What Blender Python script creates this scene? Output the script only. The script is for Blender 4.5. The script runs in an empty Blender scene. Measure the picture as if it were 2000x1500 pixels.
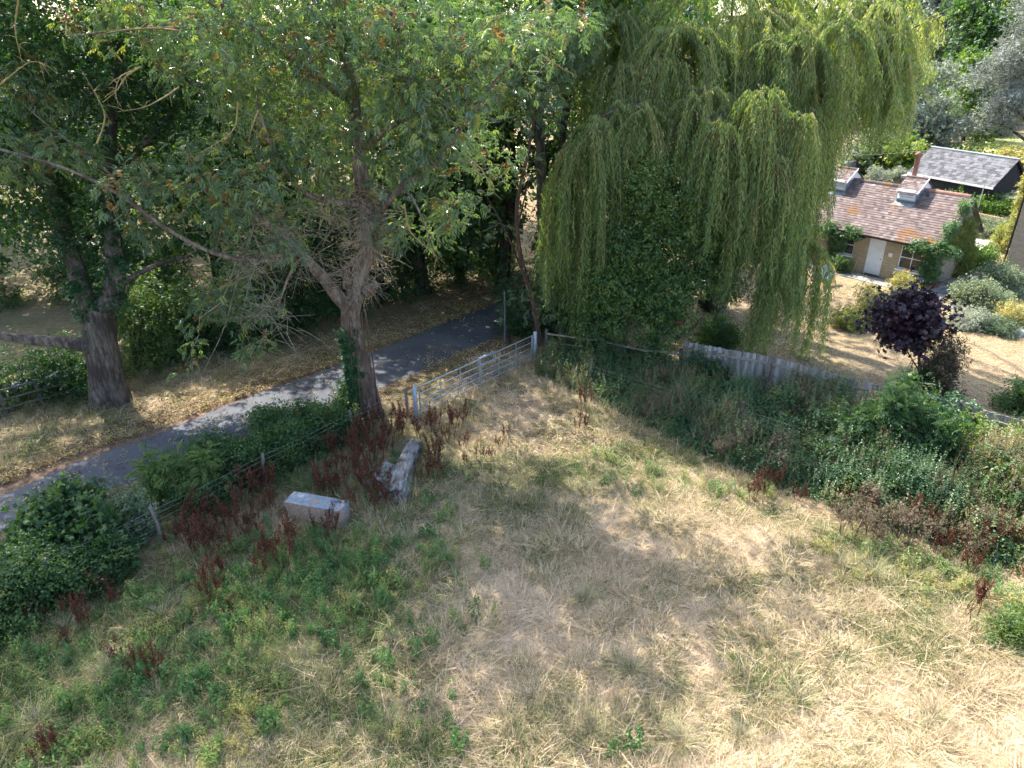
import bpy, math
import numpy as np
from mathutils import Vector, Matrix
R_ = math.radians
rng = np.random.default_rng(11)
S = bpy.context.scene
COL = S.collection

# ------------------------------------------------------------------ camera, world, sun, exposure
CAM_H, PITCH, FPX = 11.5, R_(26.0), 1387.0
cam_d = bpy.data.cameras.new('camera'); cam = bpy.data.objects.new('camera', cam_d); COL.objects.link(cam)
cam.location = (0, 0, CAM_H); cam.rotation_euler = (R_(90) - PITCH, 0, 0)
cam_d.sensor_width = 36; cam_d.lens = FPX / 2000 * 36; cam_d.clip_start = 0.1; cam_d.clip_end = 3000
S.camera = cam
SUN_EL, SUN_AZ = R_(50), R_(-34)            # azimuth clockwise from +Y
W = bpy.data.worlds.new('World'); S.world = W; W.use_nodes = True
nt = W.node_tree; nt.nodes.clear()
sky = nt.nodes.new('ShaderNodeTexSky'); sky.sky_type = 'NISHITA'; sky.sun_disc = False
sky.sun_elevation = SUN_EL; sky.sun_rotation = SUN_AZ; sky.air_density = 1.0; sky.dust_density = 2.0
bg = nt.nodes.new('ShaderNodeBackground'); bg.inputs[1].default_value = 0.15
wo = nt.nodes.new('ShaderNodeOutputWorld')
nt.links.new(sky.outputs[0], bg.inputs[0]); nt.links.new(bg.outputs[0], wo.inputs[0])
sd = bpy.data.lights.new('sun', 'SUN'); sd.energy = 3.6; sd.angle = R_(0.53); sd.color = (1.0, 0.95, 0.87)
sun = bpy.data.objects.new('sun', sd); COL.objects.link(sun)
sv = Vector((math.sin(SUN_AZ) * math.cos(SUN_EL), math.cos(SUN_AZ) * math.cos(SUN_EL), math.sin(SUN_EL)))
sun.rotation_euler = sv.to_track_quat('Z', 'Y').to_euler(); sun.location = sv * 60
S.render.engine = 'CYCLES'; S.render.filter_size = 1.1; S.cycles.use_adaptive_sampling = True; S.cycles.adaptive_threshold = 0.03
S.view_settings.view_transform = 'Standard'; S.view_settings.look = 'None'
S.view_settings.exposure = 1.95; S.view_settings.gamma = 1.0; S.view_settings.use_curve_mapping = False
S.cycles.use_light_tree = False; S.cycles.max_bounces = 4; S.cycles.diffuse_bounces = 2; S.cycles.glossy_bounces = 1; S.cycles.transmission_bounces = 3; S.cycles.transparent_max_bounces = 4

# ------------------------------------------------------------------ placing helpers
CP, SP = math.cos(PITCH), math.sin(PITCH)
def G(u, v, z=0.0):
    "world point at height z seen at photo position (u, v)"
    x = (u - 1000) / FPX; y = (750 - v) / FPX
    t = (CAM_H - z) / (SP - y * CP)
    return np.array((x * t, (CP + y * SP) * t, z))
def P(u, v, Y):
    x = (u - 1000) / FPX; y = (750 - v) / FPX
    t = Y / (CP + y * SP)
    return np.array((x * t, Y, CAM_H - t * (SP - y * CP)))

# ------------------------------------------------------------------ mesh helpers
class MB:
    "collects blocks of vertices and faces; every face may carry a tint and a material slot"
    def __init__(s): s.V = []; s.F = []; s.T = []; s.M = []; s.n = 0; s.X = []
    def add(s, V, F, tint=0.5, mat=0):
        V = np.asarray(V, np.float32).reshape(-1, 3); F = np.asarray(F, np.int64)
        if len(F) == 0: return s
        s.V.append(V); s.F.append(F + s.n); s.n += len(V)
        s.T.append(np.broadcast_to(np.asarray(tint, np.float32), (len(F),)).copy()); s.M.append(np.full(len(F), mat, np.int32))
        return s
    def box(s, x0, x1, y0, y1, z0, z1, tint=0.5, mat=0):
        V = [(x, y, z) for z in (z0, z1) for y in (y0, y1) for x in (x0, x1)]
        F = [(0, 2, 3, 1), (4, 5, 7, 6), (0, 1, 5, 4), (2, 6, 7, 3), (0, 4, 6, 2), (1, 3, 7, 5)]
        return s.add(V, F, tint, mat)
    def tube(s, pts, rad, k=8, tint=0.5, mat=0, rough=0.0, cap=True, seed=0):
        pts = np.asarray(pts, float); n = len(pts); rad = np.broadcast_to(np.asarray(rad, float), (n,))
        T = np.gradient(pts, axis=0); T /= np.linalg.norm(T, axis=1)[:, None] + 1e-9
        ref = np.array((0.0, 0, 1)) if abs(T[0][2]) < 0.9 else np.array((1.0, 0, 0))
        a = np.cross(T[0], ref); a /= np.linalg.norm(a)
        A = []
        for i in range(n):
            a = a - T[i] * a.dot(T[i]); a /= np.linalg.norm(a) + 1e-9; A.append(a)
        A = np.array(A); B = np.cross(T, A)
        th = np.arange(k) * 2 * np.pi / k
        rr = np.repeat(rad[:, None], k, 1)
        if rough:
            g = np.random.default_rng(seed)
            ph = g.uniform(0, 6.28, 4)
            zz = np.arange(n)[:, None]
            rr = rr * (1 + rough * (np.sin(3 * th[None] + ph[0] + zz * .35) * .5 + np.sin(5 * th[None] + ph[1] - zz * .5) * .35 + g.normal(0, .25, (n, k))))
        V = pts[:, None] + rr[..., None] * (np.cos(th)[None, :, None] * A[:, None] + np.sin(th)[None, :, None] * B[:, None])
        i, j = np.meshgrid(np.arange(n - 1), np.arange(k), indexing='ij'); j2 = (j + 1) % k
        F = np.stack([i * k + j, i * k + j2, (i + 1) * k + j2, (i + 1) * k + j], -1).reshape(-1, 4)
        s.add(V.reshape(-1, 3), F, tint, mat)
        if cap:
            for e, fl in ((0, 1), (n - 1, 0)):
                c = pts[e]; VV = np.vstack([V[e], c[None]])
                FF = [((q + 1) % k, q, k) if fl else (q, (q + 1) % k, k) for q in range(k)]
                s.add(VV, FF, tint, mat)
        return s
    def build(s, name, mats, parent=None, smooth=False, origin=(0, 0, 0)):
        if not s.V: s.add([(0, 0, 0), (0.001, 0, 0), (0, 0.001, 0)], [(0, 1, 2)])
        V = np.concatenate(s.V) - np.asarray(origin, np.float32)
        me = bpy.data.meshes.new(name)
        nf = sum(len(f) for f in s.F)
        loops = np.concatenate([f.ravel() for f in s.F]).astype(np.int32)
        tot = np.concatenate([np.full(len(f), f.shape[1], np.int32) for f in s.F])
        st = np.concatenate([[0], np.cumsum(tot)[:-1]]).astype(np.int32)
        me.vertices.add(len(V)); me.vertices.foreach_set('co', V.astype(np.float32).ravel())
        me.loops.add(len(loops)); me.loops.foreach_set('vertex_index', loops)
        me.polygons.add(nf); me.polygons.foreach_set('loop_start', st); me.polygons.foreach_set('loop_total', tot)
        me.polygons.foreach_set('material_index', np.concatenate(s.M))
        me.polygons.foreach_set('use_smooth', np.full(nf, smooth))
        at = me.attributes.new('tint', 'FLOAT', 'FACE'); at.data.foreach_set('value', np.concatenate(s.T).astype(np.float32))
        me.update(calc_edges=True)
        for m in (mats if isinstance(mats, (list, tuple)) else [mats]): me.materials.append(m)
        o = bpy.data.objects.new(name, me); COL.objects.link(o)
        if name in ('branches', 'crown', 'seed_keys', 'dead_shoots', 'foliage', 'stems', 'hanging_shoots', 'leaves', 'seed_heads', 'blades', 'seed_stalks', 'door_boards', 'plant'): o['kind'] = 'stuff'
        if parent is not None: o.parent = parent
        return o

def tag(o, label=None, cat=None, group=None, kind=None):
    if label: o['label'] = label
    if cat: o['category'] = cat
    if group: o['group'] = group
    if kind: o['kind'] = kind
    return o
def empty(name, loc, rz=0.0, label=None, cat=None, group=None):
    o = bpy.data.objects.new(name, None); COL.objects.link(o); o.location = tuple(float(c) for c in loc); o.rotation_euler = (0, 0, rz)
    o.empty_display_size = 0.2
    return tag(o, label, cat, group)
def copy_tree(o, parent=None):
    c = o.copy(); COL.objects.link(c); c.parent = parent
    for ch in list(o.children): copy_tree(ch, c)
    return c

def unit(a): return a / (np.linalg.norm(a, axis=-1, keepdims=True) + 1e-9)
def place(TV, TF, Pp, D, sc, g, up=None, roll=0.6):
    "copies template (along +X, up +Z) to every point Pp, pointing along D"
    n = len(Pp); D = unit(D)
    upv = np.zeros((n, 3)); upv[:, 2] = 1.0
    upv += g.normal(0, roll, (n, 3))
    Yv = unit(np.cross(upv, D)); Zv = np.cross(D, Yv)
    Rm = np.stack([D, Yv, Zv], 1)                    # rows are axes
    sc = np.broadcast_to(np.asarray(sc, float), (n,))
    V = np.einsum('vi,nij->nvj', TV, Rm) * sc[:, None, None] + Pp[:, None]
    F = TF[None] + (np.arange(n) * len(TV))[:, None, None]
    return V.reshape(-1, 3), F.reshape(-1, TF.shape[1])

def leaf_quad(base, d, L, w, droop=0.15, fold=0.12, nrm=(0, 0, 1)):
    base = np.asarray(base, float); d = np.asarray(d, float); d = d / np.linalg.norm(d)
    s = np.cross(nrm, d); s = s / (np.linalg.norm(s) + 1e-9); nn = np.cross(d, s)
    return [base, base + d * L * .45 + s * w * .5 + nn * fold * w, base + d * L - nn * droop * L, base + d * L * .45 - s * w * .5 + nn * fold * w]
def tmpl3(quads):
    "one triangle per leaf, the same area as the four-cornered one, for leaves too small to show more"
    V = []
    for q in quads:
        b, l, t, r_ = [np.asarray(k, float) for k in q]; m = (l + r_) / 2; V += [b * .45 + m * .55 + (l - m) * 1.15, t, b * .45 + m * .55 + (r_ - m) * 1.15]
    V = np.array(V); return V, np.arange(len(V)).reshape(-1, 3)
def tmpl(quads):
    V = np.array([v for q in quads for v in q], float); F = np.arange(len(V)).reshape(-1, 4)
    return V, F
def t_ash(g):       # pinnate leaf: nine leaflets along a drooping stalk, 1 unit long
    q = []
    for i in range(5):
        x = .2 + .17 * i; b = (x, 0, -.25 * x * x)
        for s in (1, -1):
            if i == 4 and s == -1: break
            dr = (0.8, s * (0.0 if i == 4 else 1.0) + g.normal(0, .12), -.35 + g.normal(0, .12))
            q.append(leaf_quad(b, dr, .40, .135, .25))
    q.append([(0, -.008, 0), (.5, -.008, -.05), (.5, .008, -.05), (0, .008, 0)])
    return tmpl(q)
def t_clump(n=6, L=.5, w=.3, g=None, flat=.45, f=None):   # a twig end of simple leaves
    q = []
    for i in range(n):
        a = g.uniform(0, 6.283); el = g.normal(.1, flat)
        d = (math.cos(a) * math.cos(el) + .35, math.sin(a) * math.cos(el), math.sin(el))
        b = g.normal(0, .22, 3)
        q.append(leaf_quad(b, d, L * g.uniform(.8, 1.2), w * g.uniform(.8, 1.15), .2, .12, unit(np.array([g.normal(0, .4), g.normal(0, .4), 1.0]))))
    return (f or tmpl3)(q)
def t_maple(g, n=5):       # broad five-lobed leaves
    V = []; F = []
    for i in range(n):
        a = g.uniform(0, 6.283); c = g.normal(0, .35, 3)
        nrm = unit(np.array([g.normal(0, .5), g.normal(0, .5), 1.0])); ax = unit(np.cross(nrm, (math.cos(a), math.sin(a), 0.0))); ay = np.cross(nrm, ax)
        pts = []
        for j in range(10):
            th = j * .6283; r = (.40 if j % 2 == 0 else .19) * (1.0 if j not in (4, 6) else .8)
            pts.append(c + ax * r * math.cos(th) + ay * r * math.sin(th) - nrm * .08 * (r > .3))
        k = len(V); V += [c] + pts
        for j in range(0, 10, 2): F.append((k, k + 1 + (j - 1) % 10, k + 1 + j, k + 1 + (j + 1) % 10))
    return np.array(V), np.array(F)
def t_tri(g, n=5, f=None):         # bramble sprays: leaves of three leaflets
    q = []
    for i in range(n):
        a = g.uniform(0, 6.283); c = g.normal(0, .3, 3) * (1, 1, .6)
        for s in (-1.1, 0, 1.1):
            q.append(leaf_quad(c, (math.cos(a + s), math.sin(a + s), g.normal(0, .25)), .34, .24, .2, .1))
    return (f or tmpl3)(q)
def t_keys(g):             # a hanging bunch of ash keys
    q = []
    for i in range(9):
        b = g.normal(0, .16, 3) + (0, 0, .1)
        q.append(leaf_quad(b, (g.normal(0, .25), g.normal(0, .25), -1), .6, .16, .1, .1, (1, g.normal(), 0)))
    return tmpl3(q)

# ------------------------------------------------------------------ materials
def mat(name):
    m = bpy.data.materials.new(name); m.use_nodes = True; n = m.node_tree; n.nodes.clear()
    out = n.nodes.new('ShaderNodeOutputMaterial'); return m, n, out
def N(n, t, **k):
    x = n.nodes.new(t)
    for a, b in k.items():
        if a == 'ins':
            for i, v in b.items(): x.inputs[i].default_value = v
        else: setattr(x, a, b)
    return x
def ramp(n, fac, stops):
    r = N(n, 'ShaderNodeValToRGB'); e = r.color_ramp.elements
    while len(e) < len(stops): e.new(0.5)
    for i, (p, c) in enumerate(stops): e[i].position = p; e[i].color = (*c, 1)
    n.links.new(fac, r.inputs[0]); return r.outputs[0]
def noise(n, scale, detail=4, rough=.55, vec=None, world=True, sx=None):
    no = N(n, 'ShaderNodeTexNoise', ins={'Scale': scale, 'Detail': detail, 'Roughness': rough})
    if vec is None:
        vec = N(n, 'ShaderNodeNewGeometry').outputs['Position'] if world else N(n, 'ShaderNodeTexCoord').outputs['Object']
    if sx:
        mp = N(n, 'ShaderNodeMapping'); mp.inputs['Scale'].default_value = sx; n.links.new(vec, mp.inputs[0]); vec = mp.outputs[0]
    n.links.new(vec, no.inputs['Vector']); return no.outputs['Fac']
def math_(n, op, a, b=None, c=None, clamp=False):
    m = N(n, 'ShaderNodeMath', operation=op, use_clamp=clamp)
    for i, v in enumerate((a, b, c)):
        if v is None: continue
        if isinstance(v, (int, float)): m.inputs[i].default_value = v
        else: n.links.new(v, m.inputs[i])
    return m.outputs[0]
def mix(n, fac, a, b, blend='MIX'):
    m = N(n, 'ShaderNodeMix', data_type='RGBA', blend_type=blend)
    for s, v in ((m.inputs[0], fac), (m.inputs[6], a), (m.inputs[7], b)):
        if isinstance(v, (int, float)): s.default_value = v
        elif isinstance(v, tuple): s.default_value = (*v, 1)
        else: n.links.new(v, s)
    return m.outputs[2]
def prin(n, out, col, rough=.8, spec=.3, metal=0.0, bump=None, bs=.3, bd=.02):
    p = N(n, 'ShaderNodeBsdfPrincipled', ins={'Roughness': rough, 'Specular IOR Level': spec, 'Metallic': metal})
    if isinstance(col, tuple): p.inputs['Base Color'].default_value = (*col, 1)
    else: n.links.new(col, p.inputs['Base Color'])
    if bump is not None:
        b = N(n, 'ShaderNodeBump', ins={'Strength': bs, 'Distance': bd}); n.links.new(bump, b.inputs['Height']); n.links.new(b.outputs[0], p.inputs['Normal'])
    n.links.new(p.outputs[0], out.inputs[0]); return p
def tint(n, inst=False):
    a = N(n, 'ShaderNodeAttribute', attribute_name='tint').outputs['Fac']
    if inst:
        b = N(n, 'ShaderNodeAttribute', attribute_name='itint', attribute_type='INSTANCER').outputs['Fac']
        a = math_(n, 'ADD', math_(n, 'MULTIPLY', math_(n, 'SUBTRACT', a, .5), .5), b, clamp=True)
    return a
def leaf_mat(name, stops, trans=.4, tcol=(1.5, 1.6, .5), rough=.5, spec=.45, inst=False):
    m, n, out = mat(name)
    c = ramp(n, tint(n, inst), stops)
    d = N(n, 'ShaderNodeBsdfPrincipled', ins={'Roughness': rough, 'Specular IOR Level': spec}); n.links.new(c, d.inputs['Base Color'])
    t = N(n, 'ShaderNodeBsdfTranslucent'); n.links.new(mix(n, 1.0, c, tcol, 'MULTIPLY'), t.inputs[0])
    x = N(n, 'ShaderNodeMixShader', ins={0: trans}); n.links.new(d.outputs[0], x.inputs[1]); n.links.new(t.outputs[0], x.inputs[2])
    n.links.new(x.outputs[0], out.inputs[0]); return m
def bark_mat(name, a, b, sc=6.0, bs=.8):
    m, n, out = mat(name)
    f = math_(n, 'ADD', math_(n, 'MULTIPLY', noise(n, sc * 2.6, 5, .7, sx=(1, 1, .16)), .6), math_(n, 'MULTIPLY', noise(n, sc, 5, .65, sx=(1, 1, .22)), .4)); f2 = noise(n, 1.1, 4)
    c = ramp(n, math_(n, 'ADD', math_(n, 'MULTIPLY', f, .75), math_(n, 'MULTIPLY', f2, .3)), [(.38, tuple(q * .55 for q in a)), (.5, a), (.66, b)])
    prin(n, out, c, .9, .15, bump=f, bs=bs, bd=.05); return m
def plain(name, c0, c1, sc=5.0, rough=.7, spec=.3, metal=0.0, bs=.2, sx=None, t=0.0):
    m, n, out = mat(name)
    f = noise(n, sc, 5, .6, sx=sx)
    if t: f = math_(n, 'ADD', f, math_(n, 'MULTIPLY', math_(n, 'SUBTRACT', tint(n), .5), t), clamp=True)
    prin(n, out, ramp(n, f, [(.3, c0), (.7, c1)]), rough, spec, metal, bump=f, bs=bs, bd=.01); return m
M = {}
M['ash_leaf'] = leaf_mat('ash_leaf', [(0, (.075, .125, .07)), (.45, (.13, .20, .11)), (.8, (.20, .27, .10)), (1, (.36, .34, .08))], .42, (1.4, 1.5, .5), .28, .8)
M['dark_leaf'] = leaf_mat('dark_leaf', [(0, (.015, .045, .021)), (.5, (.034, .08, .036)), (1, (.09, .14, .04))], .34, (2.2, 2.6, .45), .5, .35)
M['mid_leaf'] = leaf_mat('mid_leaf', [(0, (.026, .068, .028)), (.5, (.06, .12, .045)), (1, (.15, .20, .06))], .38, (1.8, 2.0, .45), .5, .4)
M['bright_leaf'] = leaf_mat('bright_leaf', [(0, (.06, .13, .03)), (.5, (.13, .23, .045)), (1, (.28, .32, .07))], .4, (1.3, 1.3, .5), .5, .4)
M['bronze_leaf'] = leaf_mat('bronze_leaf', [(0, (.03, .035, .02)), (.5, (.075, .06, .035)), (1, (.16, .12, .07))], .3, (1.3, 1.0, .5), .5, .3)
M['haw_leaf'] = leaf_mat('haw_leaf', [(0, (.035, .085, .03)), (.5, (.085, .16, .05)), (1, (.22, .27, .075))], .4, (1.5, 1.6, .5), .45, .45)
M['yellow_leaf'] = leaf_mat('yellow_leaf', [(0, (.14, .2, .05)), (.5, (.3, .33, .1)), (1, (.45, .4, .17))], .4, (1.2, 1.1, .5), .55, .3)
M['pale_leaf'] = leaf_mat('pale_leaf', [(0, (.10, .15, .09)), (.5, (.2, .26, .15)), (1, (.34, .37, .25))], .3, (1.2, 1.2, .7), .6, .3)
M['silver_leaf'] = leaf_mat('silver_leaf', [(0, (.13, .17, .125)), (.5, (.24, .28, .21)), (1, (.36, .39, .30))], .3, (1.1, 1.1, .8), .6, .3)  # silver foliage, paled further so the colour carries some distance haze
M['cedar_leaf'] = leaf_mat('cedar_leaf', [(0, (.16, .185, .155)), (.5, (.26, .285, .24)), (1, (.36, .38, .32))], .2, (1, 1, .9), .6, .3)  # cedar grey-green, lightened and warmed in place of distant haze
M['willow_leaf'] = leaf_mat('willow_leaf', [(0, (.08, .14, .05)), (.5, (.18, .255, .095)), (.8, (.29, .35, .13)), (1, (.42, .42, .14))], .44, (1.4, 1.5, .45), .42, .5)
M['purple_leaf'] = leaf_mat('purple_leaf', [(0, (.014, .008, .016)), (.6, (.034, .016, .028)), (1, (.08, .03, .04))], .15, (2.0, .8, .8), .42, .5)
M['red_leaf'] = leaf_mat('red_leaf', [(0, (.10, .03, .03)), (1, (.30, .06, .04))], .3, (1.5, .8, .6), .5)
M['maroon_leaf'] = leaf_mat('maroon_leaf', [(0, (.08, .02, .03)), (1, (.2, .055, .06))], .25, (1.5, .8, .8), .5)
M['brown_leaf'] = leaf_mat('brown_leaf', [(0, (.10, .05, .02)), (.5, (.22, .12, .045)), (1, (.36, .22, .08))], .3, (1.3, 1.0, .5), .6, .2)
M['key_leaf'] = leaf_mat('key_leaf', [(0, (.16, .10, .04)), (.5, (.28, .18, .07)), (1, (.38, .30, .14))], .35, (1.3, 1.0, .5), .6, .2)
M['ivy_leaf'] = leaf_mat('ivy_leaf', [(0, (.012, .05, .018)), (.5, (.025, .09, .03)), (1, (.07, .15, .05))], .2, (1.6, 1.8, .6), .35, .5)
M['creeper_leaf'] = leaf_mat('creeper_leaf', [(0, (.04, .1, .04)), (.5, (.09, .18, .07)), (1, (.2, .3, .14))], .3, (1.4, 1.5, .5), .4, .5)
M['ash_bark'] = bark_mat('ash_bark', (.12, .083, .063), (.35, .27, .22))
M['oak_bark'] = bark_mat('oak_bark', (.06, .048, .04), (.20, .165, .135), 5)
M['dark_bark'] = bark_mat('dark_bark', (.035, .027, .022), (.11, .085, .065), 5)
M['brown_bark'] = bark_mat('brown_bark', (.10, .06, .045), (.2, .13, .10), 9)
M['pale_twig'] = plain('pale_twig', (.2, .16, .11), (.40, .33, .24), 3, .85)
M['yellow_twig'] = plain('yellow_twig', (.25, .17, .06), (.36, .28, .13), 3, .8)
def deadwood():
    m, n, out = mat('dead_wood'); f = noise(n, 7, 6, .75, sx=(1.6, .3, 1.6)); f2 = noise(n, 2.2, 4)
    c = ramp(n, math_(n, 'ADD', math_(n, 'MULTIPLY', f, .7), math_(n, 'MULTIPLY', f2, .3)), [(.36, (.035, .03, .028)), (.47, (.24, .215, .20)), (.66, (.56, .53, .50))])
    prin(n, out, c, .9, .15, bump=f, bs=1.0, bd=.08); return m
M['dead_wood'] = deadwood()
M['dock'] = leaf_mat('dock', [(0, (.045, .018, .012)), (.5, (.105, .038, .024)), (1, (.24, .09, .045))], .2, (1.4, .8, .5), .7, .2)
M['dock_stem'] = plain('dock_stem', (.08, .03, .02), (.16, .07, .04), 20, .8)
M['galv'] = plain('galv', (.28, .32, .36), (.46, .50, .54), 12, .42, .5, .55, .1)
M['steel_post'] = plain('steel_post', (.20, .25, .30), (.33, .38, .43), 9, .5, .5, .35, .1)
M['dark_steel'] = plain('dark_steel', (.07, .085, .10), (.14, .16, .18), 9, .6, .4, .2, .1)
M['wire'] = plain('wire', (.16, .15, .14), (.3, .29, .27), 20, .55, .5, .5)
M['fence_wood'] = plain('fence_wood', (.15, .14, .13), (.38, .355, .33), 9, .9, .15, bs=.5, sx=(1, 1, .12), t=.7)
M['rail_wood'] = plain('rail_wood', (.12, .10, .085), (.28, .24, .2), 9, .9, .15, bs=.5, t=.5)
M['old_rail'] = plain('old_rail', (.06, .05, .045), (.15, .125, .11), 9, .9, .15, bs=.5)
M['grey_panel'] = plain('grey_panel', (.20, .20, .205), (.30, .30, .31), 3, .9, .15, t=.4)
M['concrete'] = plain('concrete', (.3, .3, .29), (.46, .45, .43), 6, .9, .2)
M['white_paint'] = plain('white_paint', (.62, .64, .68), (.74, .76, .80), 3, .5, .4, bs=.05)
M['white_board'] = plain('white_board', (.60, .60, .60), (.8, .8, .8), 3, .6, .4, bs=.05)
M['black_paint'] = plain('black_paint', (.012, .013, .015), (.022, .023, .026), 6, .5, .4)
M['black_wood'] = plain('black_wood', (.010, .012, .016), (.022, .025, .032), 6, .75, .25, t=.4)
M['slate'] = plain('slate', (.07, .07, .076), (.165, .165, .175), 4, .85, .15, t=.8)
M['lead'] = plain('lead', (.13, .165, .20), (.22, .26, .30), 4, .6, .4)
M['terracotta'] = plain('terracotta', (.2, .095, .07), (.33, .18, .14), 6, .8)
M['orange_wood'] = plain('orange_wood', (.4, .19, .1), (.52, .28, .16), 6, .7)
M['glass'] = plain('glass', (.02, .025, .03), (.045, .045, .045), 1.5, .08, .6, bs=0)
M['green_plastic'] = plain('green_plastic', (.01, .22, .13), (.02, .32, .2), 4, .4, .5, bs=0)
M['blue_plastic'] = plain('blue_plastic', (.02, .08, .3), (.05, .16, .45), 4, .4, .5, bs=0)
M['red_plastic'] = plain('red_plastic', (.3, .01, .012), (.45, .02, .02), 4, .5, .5, bs=0)
M['cover'] = plain('cover', (.10, .17, .22), (.2, .3, .36), 4, .35, .5, bs=.1)
M['slab'] = plain('slab', (.30, .275, .25), (.48, .45, .41), 5, .9, .2, t=.5)
M['path_stone'] = plain('path_stone', (.16, .16, .155), (.34, .33, .31), 4, .9, .2, t=.4)
M['rubber'] = plain('rubber', (.01, .01, .01), (.03, .03, .03), 6, .7)
def brick_mat(name, c1, c2, mortar, sx):
    m, n, out = mat(name)
    tc = N(n, 'ShaderNodeTexCoord').outputs['Object']
    sp = N(n, 'ShaderNodeSeparateXYZ'); n.links.new(tc, sp.inputs[0])
    cb = N(n, 'ShaderNodeCombineXYZ'); n.links.new(math_(n, 'ADD', sp.outputs[0], sp.outputs[1]), cb.inputs[0]); n.links.new(sp.outputs[2], cb.inputs[1])
    b = N(n, 'ShaderNodeTexBrick', ins={'Scale': 1.0, 'Mortar Size': .008, 'Brick Width': .225, 'Row Height': .075, 'Bias': 0.0}); n.links.new(cb.outputs[0], b.inputs[0])
    b.inputs['Color1'].default_value = (*c1, 1); b.inputs['Color2'].default_value = (*c2, 1); b.inputs['Mortar'].default_value = (*mortar, 1)
    f = noise(n, 2.5, 4)
    c = mix(n, math_(n, 'MULTIPLY', f, .5), b.outputs[0], (c1[0] * .55, c1[1] * .5, c1[2] * .5))
    prin(n, out, c, .9, .2, bump=math_(n, 'SUBTRACT', 1.0, b.outputs['Fac']), bs=.5, bd=.008); return m
M['yellow_brick'] = brick_mat('yellow_brick', (.43, .355, .23), (.30, .235, .145), (.40, .37, .31), 1)
M['grey_brick'] = brick_mat('grey_brick', (.36, .31, .22), (.26, .22, .16), (.34, .31, .26), 1)
M['red_brick'] = brick_mat('red_brick', (.33, .18, .12), (.26, .13, .09), (.34, .29, .25), 1)
def tile_mat():
    m, n, out = mat('roof_tile')
    f = noise(n, 1.1, 5, .6); f2 = noise(n, 9, 3)
    base = ramp(n, math_(n, 'ADD', math_(n, 'MULTIPLY', tint(n), .75), math_(n, 'MULTIPLY', f2, .25)), [(.15, (.075, .055, .05)), (.5, (.16, .12, .11)), (.8, (.25, .20, .19)), (1, (.40, .36, .345))])
    c = mix(n, ramp(n, math_(n, 'ADD', math_(n, 'MULTIPLY', f, .8), math_(n, 'MULTIPLY', f2, .22)), [(.585, (0, 0, 0)), (.64, (1, 1, 1))]), base, (.2, .095, .03))
    prin(n, out, c, .85, .25, bump=f2, bs=.3); return m
M['roof_tile'] = tile_mat()
def tank_mat():
    m, n, out = mat('tank_metal')
    f = noise(n, 2.2, 6, .65); f2 = noise(n, 14, 4)
    up = N(n, 'ShaderNodeSeparateXYZ'); n.links.new(N(n, 'ShaderNodeNewGeometry').outputs['Normal'], up.inputs[0])
    a = math_(n, 'SUBTRACT', math_(n, 'ADD', math_(n, 'MULTIPLY', f, 1.0), math_(n, 'MULTIPLY', f2, .12)), math_(n, 'MULTIPLY', tint(n), .5))
    c = mix(n, ramp(n, a, [(.14, (0, 0, 0)), (.24, (1, 1, 1))]), ramp(n, f2, [(.3, (.20, .235, .27)), (.7, (.34, .38, .42))]), ramp(n, f2, [(.3, (.32, .20, .14)), (.7, (.50, .37, .29))]))
    prin(n, out, c, .5, .4, .15, bump=f2, bs=.15); return m
M['tank'] = tank_mat()
def ground_mat():
    m, n, out = mat('ground_surface')
    wt = N(n, 'ShaderNodeAttribute', attribute_name='zone')     # r: litter, g: green, b: bare
    sp = N(n, 'ShaderNodeSeparateColor'); n.links.new(wt.outputs['Color'], sp.inputs[0])
    f1 = noise(n, .55, 5, .6); f2 = noise(n, 5, 6, .7); f3 = noise(n, 28, 4, .7)
    fine = math_(n, 'ADD', math_(n, 'MULTIPLY', f2, .45), math_(n, 'MULTIPLY', f3, .55))
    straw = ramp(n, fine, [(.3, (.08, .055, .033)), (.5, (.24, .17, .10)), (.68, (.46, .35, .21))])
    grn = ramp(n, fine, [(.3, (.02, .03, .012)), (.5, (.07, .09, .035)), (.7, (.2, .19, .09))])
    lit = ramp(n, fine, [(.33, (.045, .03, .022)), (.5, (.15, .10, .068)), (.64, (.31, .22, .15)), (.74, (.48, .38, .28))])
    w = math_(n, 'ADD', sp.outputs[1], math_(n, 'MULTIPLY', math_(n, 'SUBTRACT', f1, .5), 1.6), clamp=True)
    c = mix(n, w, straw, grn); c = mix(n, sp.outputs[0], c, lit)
    prin(n, out, c, .95, .1, bump=fine, bs=.6, bd=.05); return m
M['ground'] = ground_mat()
def lane_mat():
    m, n, out = mat('lane_asphalt')
    f = noise(n, .9, 5, .6); f3 = noise(n, 60, 3, .8); f2 = noise(n, 5, 5, .7)
    c = ramp(n, math_(n, 'ADD', math_(n, 'MULTIPLY', f, .6), math_(n, 'MULTIPLY', f3, .4)), [(.3, (.042, .048, .060)), (.7, (.088, .095, .110))])
    c = mix(n, ramp(n, f2, [(.6, (0, 0, 0)), (.72, (.75, .75, .75))]), c, (.15, .115, .085))
    fc = noise(n, 2.2, 6, .75); c = mix(n, ramp(n, math_(n, 'ABSOLUTE', math_(n, 'SUBTRACT', fc, .5)), [(.0, (.7, .7, .7)), (.012, (0, 0, 0))]), c, (.018, .018, .02))
    c = mix(n, ramp(n, noise(n, .35, 2), [(.5, (0, 0, 0)), (.56, (.35, .35, .35))]), c, (.12, .122, .13))
    prin(n, out, c, .8, .35, bump=f3, bs=.5, bd=.01); return m
M['lane'] = lane_mat()
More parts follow.
